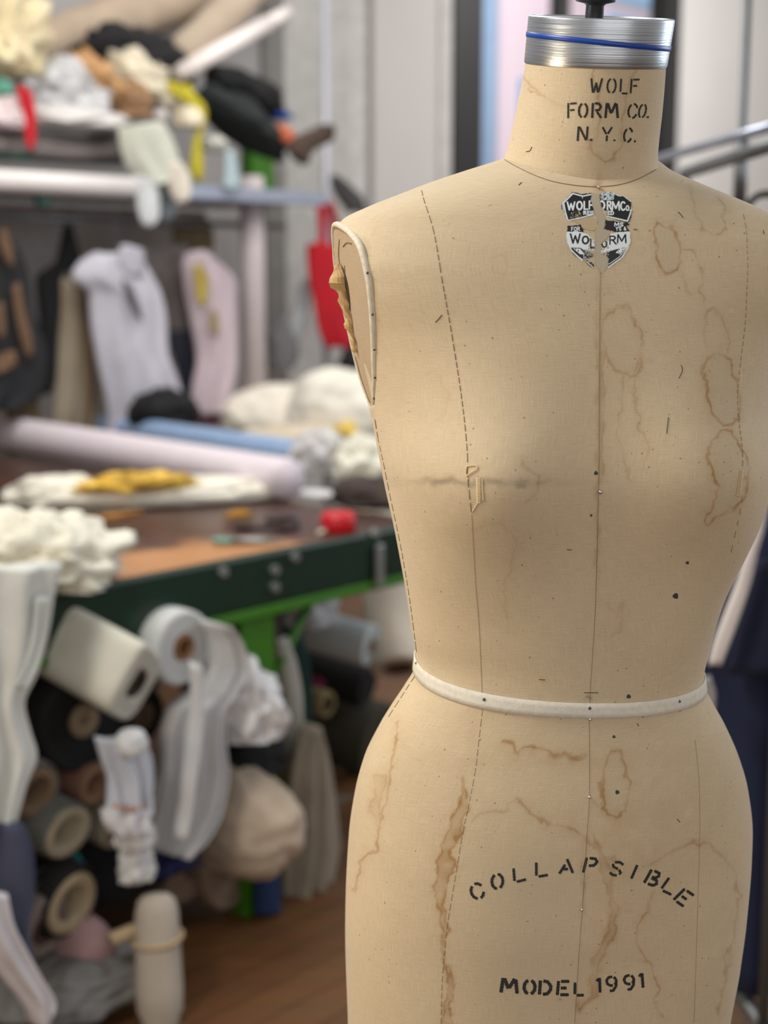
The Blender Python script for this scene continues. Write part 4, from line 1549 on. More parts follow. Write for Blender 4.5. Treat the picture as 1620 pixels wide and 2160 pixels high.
box_frame('leg', T(lg0 - 1.75, TD - .1, 0), TE * (lg1 - lg0), TN * .075, UP * .672, LTG, table, .006)
tube('brace', [T(lg1 - .02, .05, .44), T(lg1 + .16, .05, .67)], .011, LTG, table, 8)
for px, py in ((312 / 1.884, 800 + 962 / 1.884), (885 / 1.884, 800 + 765 / 1.884), (1170 / 1.884, 800 + 705 / 1.884), (1090 / 1.884, 800 + 825 / 1.884), (1490 / 1.884, 800 + 612 / 1.884),
               (1090 / 1.884, 800 + 758 / 1.884)):
    p = att(px, py, -.014)
    V, Fc = tube_data([p + TN * .004, p - TN * .008], [.0125, .011], 6)
    from_data('bolt', V, Fc, BOLT, table, False)
box_frame('hook_bracket', att(798, 1150, -.03), TE * .022, TN * .012, -UP * .10, BOLT, table, .004)

# ---------------------------------------------------------------- storage rack behind the table
rack = bpy.data.objects.new('storage_rack', None)
COL.objects.link(rack)
tag(rack, 'tall green storage rack with loaded shelf and steel front beam behind the cutting table', 'rack')
SHZ = 1.70
RS0, RS1 = s_of(0, 370, 1.84) - .6, s_of(692, 408, 1.84)
GREY = mat('shelf_board', (112, 106, 104), .9, var=.1, bump=.1)
GALV = mat('galvanised_beam', (176, 184, 204), .35, .55, var=.08, bump=0)
box_frame('shelf_board', T(RS0, 1.86, SHZ - .035), TE * (RS1 - RS0), TN * .62, UP * .03, GREY, rack, .003)
box_frame('front_beam', T(RS0, 1.84, SHZ - .045), TE * (RS1 - RS0), TN * .045, UP * .05, GALV, rack, .004)
box_frame('back_panel', T(RS0, 2.46, .75), TE * (RS1 - RS0 - .1), TN * .012, UP * (SHZ - .8), mat('rack_back', (178, 174, 172), .9, var=.06, bump=.05), rack, .002)
for px in (520, -330):
    s_ = s_of(px, 130, 2.36)
    box_frame('upright', T(s_, 2.34, SHZ - .01), TE * .13, TN * .07, UP * .30, LTG, rack, .004)
s_ = s_of(660, 380, 1.9)
tube('hanging_rail', [T(RS0, 1.98, 1.575), T(RS1 - .1, 1.98, 1.575)], .011, mat('rail_steel', (120, 120, 124), .4, .7, bump=0), rack)
for ss in np.linspace(RS0 + .4, RS1 - .3, 4):
    tube('rail_hanger', [T(ss, 1.98, 1.575), T(ss, 1.98, SHZ - .03)], .006, mat('rail_steel', (120, 120, 124)), rack, 8)
clip = box_frame('green_clip', att(82, 412, 1.83), TE * .05, TN * .03, -UP * .035, mat('green_plastic', (18, 82, 62), .4, bump=0), None, .004)
tag(clip, 'small dark green clip under the steel shelf beam', 'clip')

# white tube lying along the shelf edge
wt = tube('white_tube', [att(-60, 378, 1.80), att(300, 396, 1.80)], .034, mat('white_card', (236, 230, 228), .6, var=.03, bump=0), None, 24)
tag(wt, 'long glossy white tube along the front edge of the shelf', 'tube')

# ---------------------------------------------------------------- on the shelf
def shelf_c(px, py, t):
    return att(px, py, t)


crumple('ruffled_fabric', 'cream yellow ruffled fabric heap at the end of the shelf', 'fabric', att(-8, 100, 2.05), (.13, .15, .19), 3, (222, 208, 172), .5, 6)
for i, (a_, b_, t0, t1, r0, r1, c_, lab) in enumerate((
        ((20, 118), (560, -90), 2.24, 2.48, .075, .13, (176, 158, 138), 'wide tan fabric roll leaning across the top of the shelf'),
        ((368, 125), (560, -70), 2.08, 2.2, .06, .085, (172, 156, 138), 'short tan fabric roll leaning beside the white cardboard tube'))):
    pa, pb = att(*a_, t0), att(*b_, t1)
    path = [pa + (pb - pa) * k / 12 + UP * (-.02 * math.sin(math.pi * k / 12)) for k in range(13)]
    o = tube('fabric_roll', path, [r0 * .8 + (r1 - r0) * k / 12 + (r0 * .2 if 0 < k else 0) for k in range(13)], mat('tan_cloth_%d' % i, c_, .9, var=.12, scale=8, bump=.2, bscale=30), None, 28)
    tag(o, lab, 'fabric roll')
pa, pb = att(392, 148, 2.0), att(566, 48, 2.12)
wt = tube('cardboard_tube', [pa, pb], .032, mat('white_card_b', (238, 230, 226), .7, var=.04, bump=0), None, 24)
tag(wt, 'white cardboard tube sticking up diagonally from the shelf', 'tube')
d_ = (pb - pa) / np.linalg.norm(pb - pa)
tube('inner_tube', [pb - d_ * .05, pb + d_ * .15], .026, mat('white_card_b', (226, 218, 214)), wt, 24)
tube('end_cap', [pa - d_ * .05, pa + d_ * .006], [.028, .034], mat('cap_card', (200, 190, 184), .8, bump=0), wt, 20)
crumple('black_garment', 'black garment bunched behind the brown cloth on the shelf', 'garment', att(290, 132, 2.12), (.26, .1, .115), 5, (24, 23, 26), .35, 4)
crumple('black_garment', 'black padded garment rolled on top beside the green rack post', 'garment', att(515, 195, 2.05), (.19, .1, .075), 8, (22, 22, 24), .22, 3,
        ex=TE * .93 + UP * -.32, ez=UP * .93 + TE * .32)
crumple('black_garment', 'charcoal green garment rolled below the black padded one', 'garment', att(508, 262, 1.98), (.21, .12, .085), 9, (32, 38, 38), .25, 3,
        ex=TE * .86 + UP * -.48, ez=UP * .86 + TE * .48)
crumple('blue_cloth', 'thin royal blue cloth edge squeezed between two dark rolled garments', 'cloth', att(590, 246, 2.0), (.035, .06, .02), 10, (26, 62, 132), .2, 3)
crumple('orange_bundle', 'orange cloth bundle at the end of the dark rolled garments', 'bundle', att(596, 290, 1.92), (.042, .05, .045), 11, (196, 104, 74), .2, 4)
cloth('brown_felt', 'dark brown pointed felt piece poking out past the orange bundle', 'felt', [(266, 672, 702), (280, 640, 706), (296, 612, 702), (314, 608, 668), (330, 616, 652), (344, 630, 642)], 1.88, (72, 57, 49), .035, .006, 2, 21)
crumple('brown_cloth', 'light brown crumpled cloth on top of the shelf heap', 'cloth', att(205, 180, 1.98), (.12, .08, .075), 13, (190, 148, 102), .42, 4,
        ex=TE * .85 - UP * .5, ez=UP * .85 + TE * .5)
crumple('brown_cloth', 'darker brown crumpled cloth hanging below the light brown one', 'cloth', att(278, 225, 1.94), (.07, .06, .08), 14, (150, 116, 86), .42, 4)
crumple('white_cloth', 'off-white spotted cloth heap behind the brown cloth', 'cloth', att(285, 170, 2.08), (.15, .1, .10), 15, (222, 212, 190), .4, 4.5,
        ex=TE * .9 - UP * .4, ez=UP * .9 + TE * .4)
crumple('plastic_bag', 'pale grey plastic bag crumpled at the front of the shelf', 'bag', att(135, 205, 1.98), (.17, .1, .11), 16, (190, 190, 192), .42, 4, rough=.4)
crumple('white_bundle', 'flat white folded bundle lying under the grey plastic bag', 'bundle', att(160, 255, 1.92), (.2, .1, .045), 17, (206, 203, 200), .2, 2.5)
crumple('pink_bundle', 'pinkish white folded bundle behind the red strap', 'bundle', att(8, 250, 1.94), (.09, .1, .07), 18, (216, 200, 202), .25, 3)
crumple('teal_cloth', 'small teal cloth scrap above the pinkish bundle', 'cloth', att(2, 190, 1.94), (.03, .05, .035), 19, (96, 156, 138), .25, 3)
cloth('red_strap', 'bright red strap hanging over the shelf bundles', 'strap', [(186, 36, 62), (205, 40, 70), (250, 52, 76), (290, 55, 76), (316, 60, 70)], 1.84, (196, 22, 38), .008, .002, 1, 3)
crumple('grey_bundle', 'grey folded fabric bundle lying low along the shelf front', 'bundle', att(95, 318, 2.02), (.42, .13, .06), 20, (128, 120, 118), .12, 2.5)
crumple('grey_bundle', 'mauve grey folded fabric next to the hanging pale cloth', 'bundle', att(250, 318, 2.02), (.18, .12, .06), 22, (122, 112, 112), .14, 3)
crumple('green_cloth', 'dark green cloth edge under the grey bundle', 'cloth', att(30, 333, 1.9), (.075, .04, .014), 23, (26, 62, 52), .2, 3)
cloth('pale_cloth', 'pale sage cloth hanging over the shelf edge', 'cloth', [(262, 248, 345), (300, 252, 366), (340, 262, 378), (375, 285, 362), (392, 300, 330)], 1.80, (206, 208, 194), .05, .008, 2, 4)
cloth('pale_cloth', 'white cloth tail hanging lowest below the shelf edge', 'cloth', [(372, 280, 330), (410, 286, 336), (450, 292, 336), (474, 302, 326)], 1.78, (214, 218, 220), .02, .006, 2, 5)
cloth('pale_cloth', 'cream cloth tail beside the pale sage cloth', 'cloth', [(345, 348, 384), (380, 352, 402), (410, 362, 402), (426, 372, 392)], 1.76, (228, 220, 204), .025, .004, 1, 6)
cloth('grey_blue_cloth', 'slate grey cloth tail behind the white cloth tail', 'cloth', [(380, 330, 372), (420, 336, 376), (462, 340, 366)], 1.83, (130, 138, 146), .015, .005, 2, 7)
YEL = (190, 178, 44)
ys_ = cloth('yellow_ribbon', 'yellow ribbon trailing over the shelf goods', 'ribbon', [(176, 352, 400), (192, 356, 408), (208, 372, 420), (222, 398, 432), (245, 412, 436), (270, 414, 430),
            (300, 408, 424), (335, 404, 428), (360, 402, 430), (380, 410, 424)], 1.86, YEL, .012, .004, 2, 8)
crumple('cream_ball', 'cream stuffed ball tucked under the yellow ribbon', 'ball', att(396, 252, 1.89), (.048, .06, .058), 24, (228, 216, 192), .12, 3)
crumple('white_scrap', 'small white scrap below the light brown cloth', 'scrap', att(338, 245, 1.9), (.024, .03, .024), 25, (214, 208, 206), .15, 3)
crumple('white_scrap', 'pale cloth end lying under the dark rolled garments', 'scrap', att(452, 308, 1.9), (.05, .05, .035), 26, (196, 196, 188), .3, 3)
cloth('pale_blue_ribbon', 'pale blue ribbon hanging at the steel beam', 'ribbon', [(320, 478, 492), (360, 476, 502), (398, 474, 510)], 1.82, (176, 196, 204), .006, .003, 1, 9)

# ---------------------------------------------------------------- hanging from the rail
def hook(px, y0, y1, t, parent):
    p0, p1 = att(px, y0, t), att(px, y1, t)
    return tube('hanger_hook', [p0 + TE * .02 - UP * .012, p0 + TE * .016, p0, p0 - UP * .02, p1], .0025, mat('hook_wire', (70, 70, 76), .4, .8, bump=0), parent, 6)


o = cloth('patterned_coat', 'black coat with tan pattern hanging at the end of the rail', 'coat', [(470, -60, -20), (500, -90, 20), (560, -110, 56), (650, -115, 70), (760, -118, 100), (830, -120, 92), (868, -118, 40)], 1.9,
          (34, 34, 38), .06, .012, 3, 10)
for r_ in ([(600, 25, 42), (660, 32, 54), (720, 46, 68), (750, 56, 70)], [(640, -10, 8), (700, -6, 12), (712, -4, 6)], [(744, -10, 34), (764, -10, 36), (786, -10, 12)], [(484, -4, 12), (520, 0, 26), (560, 18, 30)]):
    cloth('tan_motif', '', '', r_, 1.82, (112, 86, 64), .006, .002, 1, 2, parent=o, nu=12)
cloth('brown_skirt', 'olive brown skirt hanging behind the patterned coat', 'skirt', [(800, 10, 80), (880, 14, 84), (960, 16, 86)], 1.98, (96, 80, 50), .03, .01, 3, 11)
o = cloth('black_vest', 'narrow black garment hanging between the coat and the khaki trousers', 'garment', [(478, 136, 146), (520, 126, 164), (552, 118, 172), (585, 76, 130), (640, 80, 128), (700, 84, 122), (790, 80, 120), (830, 84, 104)], 1.99,
          (22, 22, 24), .03, .006, 2, 12)
hook(140, 440, 482, 1.98, o)
o = cloth('khaki_trousers', 'khaki trousers hanging folded beside the white shirt', 'trousers', [(588, 124, 182), (640, 128, 184), (720, 122, 196), (800, 118, 206), (880, 112, 216), (970, 100, 226)], 1.98, (160, 148, 128), .03, .012, 2, 13)
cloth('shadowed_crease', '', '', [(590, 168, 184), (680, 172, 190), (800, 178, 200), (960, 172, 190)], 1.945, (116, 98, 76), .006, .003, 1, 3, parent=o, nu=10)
o = cloth('white_shirt', 'white shirt hanging crooked in the middle of the rail', 'shirt', [(532, 200, 262), (552, 166, 300), (585, 150, 322), (620, 186, 338), (680, 190, 350), (740, 200, 352), (800, 214, 374), (850, 226, 388), (890, 230, 384), (945, 226, 300)], 1.86,
          (198, 196, 208), .06, .014, 3, 14)
cloth('collar', '', '', [(520, 254, 300), (545, 250, 306), (580, 262, 300)], 1.80, (186, 184, 196), .012, .002, 1, 3, parent=o, nu=14)
cloth('dark_placket', '', '', [(592, 258, 268), (620, 264, 284), (650, 278, 296), (672, 290, 300)], 1.775, (88, 84, 92), .004, .001, 1, 3, parent=o, nu=10)
hook(264, 440, 524, 1.94, o)
cloth('grey_apron', 'grey apron hanging behind the white shirt', 'apron', [(520, 292, 400), (560, 300, 398), (590, 322, 392), (650, 345, 408), (706, 352, 416)], 2.02, (124, 116, 114), .02, .008, 2, 15)
cloth('navy_garment', 'navy garment end showing between the white shirt and the pink striped one', 'garment', [(700, 350, 416), (740, 362, 418), (800, 380, 412), (850, 386, 404)], 2.0, (48, 52, 66), .025, .006, 2, 16)
crumple('black_bag', 'black bag slumped at the table edge behind the blue roll', 'bag', att(345, 872, 1.72), (.14, .08, .085), 27, (20, 20, 22), .3, 3)
o = cloth('striped_garment', 'pale pink garment with mustard stripe hanging near the pale post', 'garment', [(532, 390, 430), (560, 384, 470), (600, 388, 500), (680, 402, 500), (760, 414, 500), (820, 404, 490), (876, 400, 470)], 1.92,
          (198, 182, 190), .04, .012, 3, 17)
cloth('mustard_stripe', '', '', [(560, 408, 428), (590, 410, 440), (630, 416, 438), (645, 420, 432)], 1.86, (172, 152, 70), .005, .002, 1, 3, parent=o, nu=10)
cloth('mustard_stripe', '', '', [(655, 444, 458), (690, 446, 462), (708, 450, 460)], 1.86, (150, 134, 90), .005, .002, 1, 3, parent=o, nu=10)
cloth('patterned_cloth', 'gold patterned dark cloth hanging high on the rail', 'cloth', [(462, 366, 440), (500, 364, 452), (530, 372, 450)], 2.03, (92, 80, 58), .02, .008, 3, 18)
o = tube('pale_post', [att(530, 372, 1.95) * [1, 1, 0] + UP * .80, att(530, 372, 1.95)], .048, mat('lilac_card', (186, 176, 178), .8, var=.06, bump=0), None, 24)
tag(o, 'pale lilac cardboard post standing upright under the shelf end', 'post')
pl = att(686, 200, 2.15)
o = tube('steel_pole', [pl * [1, 1, 0], pl * [1, 1, 0] + UP * 2.7], .019, mat('pole_chrome', (178, 180, 188), .4, .1, var=.04, bump=0), None, 20)
tag(o, 'tall pale steel pole standing beside the storage rack', 'pole')
# red apron bag hanging from a hook on the pole
o = cloth('red_bag', 'red cloth bag hanging by its strap near the steel pole', 'bag', [(516, 648, 708), (540, 648, 716), (590, 652, 724), (640, 662, 730), (680, 668, 740), (704, 674, 752), (735, 690, 756)], 1.98, (188, 18, 36), .035, .008, 2, 19)
cloth('strap', '', '', [(420, 668, 690), (450, 668, 690), (490, 672, 690), (520, 668, 690)], 1.985, (176, 22, 38), .006, .002, 1, 3, parent=o, nu=10)
cloth('strap', '', '', [(425, 688, 704), (470, 694, 716), (520, 700, 720)], 2.01, (150, 22, 36), .006, .002, 1, 3, parent=o, nu=10)
cloth('grey_umbrella', 'closed grey umbrella leaning below the red bag', 'umbrella', [(590, 640, 656), (640, 626, 652), (690, 612, 640), (730, 606, 620)], 2.05, (164, 168, 172), .02, .004, 2, 20)
crumple('black_pouch', 'black pouch lying behind the cream fabric heap', 'pouch', att(745, 765, 1.9), (.06, .05, .06), 28, (26, 26, 28), .25, 3)
crumple('grey_machine_cover', 'dark grey cloth folded at the foot of the pale post', 'cover', att(590, 745, 2.0), (.07, .06, .13), 29, (104, 102, 104), .25, 3)
cloth('dark_umbrella', 'dark grey folded umbrella hooked on the steel pole', 'umbrella', [(372, 696, 716), (396, 700, 745), (425, 716, 770), (450, 736, 772)], 2.14, (70, 68, 70), .02, .004, 2, 21)

# ---------------------------------------------------------------- on the table
TZ = .80


def table_c(px, py, h):
    """point whose picture is px,py at height h above the table top"""
    return atz(px, py, TZ + h)


# lilac and blue rolls lying side by side
pa, pb = table_c(25, 915, .057), table_c(612, 1012, .057)
o = tube('fabric_roll', [pa, pa + (pb - pa) * .02, pa + (pb - pa) * .5, pb - (pb - pa) * .02, pb], [.046, .056, .056, .056, .05], mat('lilac_cloth', (224, 214, 222), .75, var=.04, bump=.1), None, 32)
tag(o, 'long pale lilac fabric roll lying across the table', 'fabric roll')
pa, pb = table_c(155, 890, .05), table_c(640, 962, .05)
o = tube('fabric_roll', [pa, pa + (pb - pa) * .02, pa + (pb - pa) * .5, pb - (pb - pa) * .02, pb], [.036, .046, .046, .046, .04], mat('sky_blue_cloth', (146, 172, 208), .6, var=.05, bump=.08), None, 32)
tag(o, 'long sky blue fabric roll lying behind the lilac roll', 'fabric roll')
crumple('cream_fabric', 'thick cream fabric folded high at the back of the table', 'fabric', table_c(600, 872, .06), (.27, .26, .115), 31, (232, 226, 212), .10, 2.2, flat=-.5)
crumple('cream_fabric', 'ivory fabric heap beside the dress form at the back of the table', 'fabric', table_c(745, 880, .08), (.17, .30, .17), 32, (238, 234, 222), .14, 2.4, flat=-.5)
crumple('beige_fabric', 'flat beige fabric fold in front of the thick cream fabric', 'fabric', table_c(610, 925, .03), (.30, .15, .05), 33, (206, 192, 170), .12, 2.2)
crumple('pink_scrap', 'pink fabric scrap at the back of the table', 'scrap', table_c(455, 888, .03), (.10, .08, .03), 34, (206, 150, 170), .3, 3)
crumple('yellow_flower', 'yellow cloth flower on the cream fabric', 'flower', table_c(730, 912, .085), (.036, .036, .036), 35, (234, 204, 110), .3, 4)
o = crumple('tissue_roll', 'crumpled white tissue roll standing at the end of the blue roll', 'paper roll', table_c(672, 965, .07), (.075, .08, .08), 36, (206, 204, 204), .28, 4.5)
o = crumple('ivory_scrap', 'ivory crumpled cloth between the tissue roll and the dress form', 'cloth', table_c(765, 975, .06), (.08, .08, .075), 37, (232, 230, 214), .3, 4)
cloth_e = crumple('embroidered_cloth', 'cream ruffled garment with yellow embroidery lying flat on the table', 'garment', table_c(330, 1045, .025), (.33, .075, .045), 38, (232, 228, 214), .16, 3,
                  ex=(.93, .36, 0), ey=(-.36, .93, 0))
crumple('ruffle_end', '', '', table_c(112, 1045, .03), (.12, .075, .05), 39, (230, 226, 212), .25, 5.5, ex=(.93, .36, 0), ey=(-.36, .93, 0), parent=cloth_e)
crumple('yellow_embroidery', '', '', table_c(288, 1020, .065), (.135, .05, .026), 40, (222, 172, 74), .4, 8, ex=(.93, .36, 0), ey=(-.36, .93, 0), parent=cloth_e, var=.6)
crumple('trailing_ribbon', '', '', table_c(520, 1040, .02), (.10, .05, .03), 77, (232, 228, 214), .2, 3, ex=(.93, .36, 0), ey=(-.36, .93, 0), parent=cloth_e)
crumple('paper_sheet', 'thin white paper sheet under the tissue roll', 'paper', table_c(655, 1040, .006), (.12, .05, .008), 41, (206, 206, 208), .1, 2, ex=(.93, -.36, 0), ey=(.36, .93, 0))
crumple('dark_cloth', 'dark brown cloth folded behind the red tape measure', 'cloth', table_c(790, 1045, .02), (.1, .12, .05), 42, (66, 54, 50), .2, 3)
# red round tape measure case
rc_ = table_c(714, 1101, .022)
prof = [(0, -.022), (.036, -.022), (.041, -.017), (.041, .016), (.036, .022), (.018, .023), (.016, .021), (0, .021)]
an = np.linspace(0, 2 * np.pi, 49)[:-1]
me = quads_mesh('tape_measure', np.array([[rc_ + np.array([r_ * math.cos(a), r_ * math.sin(a), h_]) for a in an] for r_, h_ in prof]), 48, len(prof), True)
o = link('tape_measure', me, mat('red_plastic', (204, 26, 40), .35, var=.05, bump=0))
tag(o, 'round red tape measure case near the front edge of the table', 'tape measure')
tube('measuring_tape', [rc_ + np.array([-.03, -.03, -.016]), rc_ + np.array([-.045, -.042, -.018])], .006, mat('tape_white', (224, 216, 200), .6, bump=0), o, 8)
# black cord and scissors
c0 = table_c(560, 1105, .008)
path = [c0 + np.array([.075 * math.cos(a), .075 * math.sin(a), .004 * math.sin(3 * a)]) for a in np.linspace(R(-150), R(95), 30)]
o = tube('black_cable', path, .007, mat('cord_black', (34, 32, 34), .6, bump=0), None, 10)
tag(o, 'coil of thick black cord beside the embroidered garment', 'cord')
sc = bpy.data.objects.new('scissors', None)
COL.objects.link(sc)
tag(sc, 'small scissors with teal handles lying by the black cord', 'scissors')
for k, sg in enumerate((-1, 1)):
    hc = table_c(468 + 3 * k, 1137 + 5 * k, .008)
    tube('handle', [hc + np.array([.018 * math.cos(a), .013 * math.sin(a) + sg * .012, 0]) for a in np.linspace(0, 6.28, 20)], .005, mat('teal_plastic', (112, 160, 146), .4, bump=0), sc, 8)
    tube('blade', [hc + np.array([.018, sg * .008, 0]), hc + np.array([.07, .0, 0]), hc + np.array([.14, -.01 * sg, 0])], [.005, .006, .0015], BOLT, sc, 8)
crumple('gold_trim', 'gold trim scrap beside the black cord', 'trim', table_c(505, 1088, .012), (.04, .018, .012), 43, (176, 126, 50), .4, 5)
crumple('gold_trim', 'gold thread fringe under the embroidered garment', 'trim', table_c(240, 1088, .004), (.08, .025, .006), 44, (160, 112, 54), .4, 5)

# ruffled cream garment hanging over the front corner of the table
o = crumple('ruffled_garment', 'cream ruffled garment piled on the table corner, skirt hanging over the edge', 'garment', table_c(62, 1185, .05), (.17, .16, .085), 45, (230, 226, 210), .34, 6, ex=TE, ey=TN)
cloth('hanging_skirt', '', '', [(1190, -120, 130), (1250, -130, 112), (1290, -130, 106), (1350, -130, 94), (1420, -130, 72), (1480, -130, 46), (1540, -130, 60), (1590, -130, 74), (1650, -130, 52), (1740, -130, 26)], -.10, (216, 218, 212), .05, .016, 3, 46, parent=o)
cloth('hanging_lining', '', '', [(1260, 70, 104), (1330, 62, 94), (1400, 40, 78), (1450, 20, 50)], -.145, (190, 196, 194), .01, .005, 2, 47, parent=o)

# ---------------------------------------------------------------- under the table
AX0 = -TN * .97 + TE * .16 - UP * .14
AX1 = -TN * .98 + TE * .1 - UP * .05
roll('fabric_roll', 'white fabric roll with small brown core, topmost under the table beam', 'fabric roll', 388, 1366, -.05, .079, .55, (206, 208, 208), .026, (140, 104, 70), AX1, 'fabric bolts under the table', seed=1, hole=.7)
roll('fabric_roll', 'square folded cream bolt poking out below the topmost white roll', 'fabric bolt', 288, 1442, -.11, .078, .5, (206, 205, 192), .03, (60, 50, 40), -TN * .86 + TE * .34 - UP * .36, 'fabric bolts under the table', seed=2, squash=.9, wobble=.03, hole=.8, sq=4.5, turn=.55)
roll('fabric_roll', 'olive fabric roll with brown core tucked beside the green leg', 'fabric roll', 482, 1375, .14, .065, .55, (118, 116, 100), .042, (158, 124, 90), AX1, 'fabric bolts under the table', seed=3)
roll('fabric_roll', 'black fabric roll with oval tan core end', 'fabric roll', 178, 1520, .0, .105, .55, (18, 18, 20), .034, (150, 132, 108), AX1, 'fabric bolts under the table', seed=4, hole=.25)
roll('fabric_roll', 'black fabric roll with dull brown core below the cream bolt', 'fabric roll', 302, 1512, .06, .06, .7, (20, 19, 21), .03, (110, 92, 72), AX1, 'fabric bolts under the table', seed=5, hole=.25)
roll('fabric_roll', 'mid grey roll with thick brown tube, next to the hanging cream skirt', 'fabric roll', 76, 1672, -.02, .06, .5, (120, 116, 114), .05, (136, 112, 90), AX0, 'fabric bolts under the table', seed=6, hole=.62)
roll('fabric_roll', 'grey green roll with wide pale tube end, below the two brown tubes', 'fabric roll', 142, 1755, -.05, .062, .5, (112, 114, 108), .058, (182, 172, 150), AX0, 'fabric bolts under the table', seed=7, hole=.62, squash=.85)
roll('fabric_roll', 'thin pinkish brown tube roll beside the checked shirt', 'fabric roll', 200, 1655, .0, .046, .5, (134, 96, 80), .042, (158, 124, 98), AX0, 'fabric bolts under the table', seed=8, hole=.62)
roll('fabric_roll', 'black roll with cream tube ring low in the stack', 'fabric roll', 150, 1905, -.06, .072, .5, (30, 29, 30), .062, (176, 160, 132), AX0, 'fabric bolts under the table', seed=9, hole=.6)
roll('fabric_roll', 'taupe roll with dark hollow core at the bottom of the stack', 'fabric roll', 98, 1955, -.06, .062, .5, (128, 116, 110), .034, (70, 48, 40), AX0, 'fabric bolts under the table', seed=10, hole=.7)
roll('fabric_roll', 'black plastic wrapped roll beside the cream tube ring', 'fabric roll', 86, 1890, -.03, .06, .5, (26, 26, 27), .036, (66, 62, 52), AX0, 'fabric bolts under the table', seed=11, hole=.3, rough=.3)
roll('fabric_roll', 'cream fabric roll end behind the checked shirt', 'fabric roll', 248, 1745, .02, .045, .7, (170, 160, 140), .02, (110, 100, 84), AX0, 'fabric bolts under the table', seed=12, hole=.4)
# dusty pink roll, rounded end
pe = att(222, 2030, -.10)
pbk = pe + TN * .42 * .9 + UP * .10 - TE * .05
o = tube('fabric_roll', [pbk, pbk + (pe - pbk) * .5, pbk + (pe - pbk) * .85, pbk + (pe - pbk) * .96, pe], [.058, .06, .058, .048, .02], mat('dusty_pink', (166, 134, 134), .85, var=.12, bump=.2), None, 28)
tag(o, 'dusty pink fabric roll with rounded end near the floor', 'fabric roll', 'fabric bolts under the table')
o = crumple('fabric_roll', 'fat beige fabric roll under the table beside the green leg', 'fabric roll', att(487, 1722, .02), (.098, .20, .118), 78, (186, 170, 152), .10, 2.6, flat=-2, group='fabric bolts under the table')
roll('fabric_roll', 'brown fabric roll lying below the fat beige roll', 'fabric roll', 486, 1840, .02, .085, .6, (124, 106, 92), .01, (90, 78, 68), AX1, 'fabric bolts under the table', seed=15, hole=.5, wobble=.05)
roll('fabric_roll', 'dark taupe fabric roll lying low beside the brown one', 'fabric roll', 400, 1845, .04, .065, .6, (128, 112, 100), .01, (90, 78, 68), AX1, 'fabric bolts under the table', seed=16, hole=.5, wobble=.05)
crumple('white_plastic', 'bright white plastic wrapped bundle beside the green leg', 'bundle', att(512, 1502, -.03), (.075, .09, .10), 50, (226, 226, 228), .32, 4, rough=.35)
crumple('dark_cloth', 'black cloth heap under the white plastic bundle', 'cloth', att(500, 1600, .06), (.11, .1, .055), 51, (18, 18, 20), .25, 3)
crumple('dark_cloth', 'black cloth mass filling the gap beside the checked shirt', 'cloth', att(230, 1810, .12), (.19, .1, .11), 52, (18, 18, 23), .2, 3)  # black cloth, made bigger to stand in for the shade under the table
crumple('dark_cloth', 'black cloth standing in for shade above the tan core roll', 'cloth', att(175, 1420, .42), (.2, .12, .13), 53, (20, 20, 22), .2, 3)  # another black mass darkening the space below the tabletop in place of shade
crumple('navy_cloth', 'navy blue cloth corner showing under the grey draped cloth', 'cloth', att(355, 1815, -.01), (.07, .05, .035), 54, (28, 30, 74), .3, 3)
crumple('teal_scrap', 'small teal scrap under the pale tube roll', 'scrap', att(143, 1822, .02), (.026, .04, .022), 55, (34, 122, 132), .2, 3)
o = cloth('grey_cloth', 'long pale grey cloth draped down from the rolls under the table', 'cloth', [(1312, 425, 462), (1350, 440, 492), (1400, 442, 508), (1450, 420, 480), (1500, 352, 468), (1560, 338, 468), (1620, 342, 472), (1700, 330, 456), (1760, 318, 420), (1795, 318, 375)], -.06,
          (196, 196, 198), .05, .022, 3, 56, nu=64)
cloth('light_fold', '', '', [(1400, 402, 424), (1480, 404, 428), (1580, 392, 420), (1680, 382, 406), (1770, 366, 392)], -.135, (206, 206, 208), .012, .004, 1, 57, parent=o, nu=14)
o = cloth('checked_shirt', 'pale blue checked shirt with white cuffs hanging from the rolls', 'shirt', [(1555, 200, 300), (1600, 212, 318), (1650, 226, 322), (1700, 226, 318), (1712, 222, 318)], -.13, (196, 202, 214), .03, .010, 3, 58)
cloth('white_cuff', '', '', [(1706, 214, 318), (1730, 216, 314), (1755, 230, 312)], -.14, (220, 220, 224), .03, .008, 3, 59, parent=o, nu=24)
cloth('orange_stripe', '', '', [(1700, 236, 310), (1706, 236, 310)], -.165, (190, 140, 116), .006, .004, 3, 60, parent=o, nu=20)
crumple('white_bundle', 'small white ball of cloth on the checked shirt', 'bundle', att(276, 1570, -.16), (.03, .03, .03), 61, (200, 202, 204), .1, 3)
crumple('white_ruffle', 'white ruffled trim hanging below the checked shirt cuffs', 'trim', att(288, 1770, -.12), (.038, .03, .03), 62, (216, 216, 216), .35, 4)
crumple('white_ruffle', 'lowest white ruffled trim hanging above the narrow cream roll', 'trim', att(284, 1832, -.12), (.034, .03, .045), 63, (206, 206, 206), .35, 4)
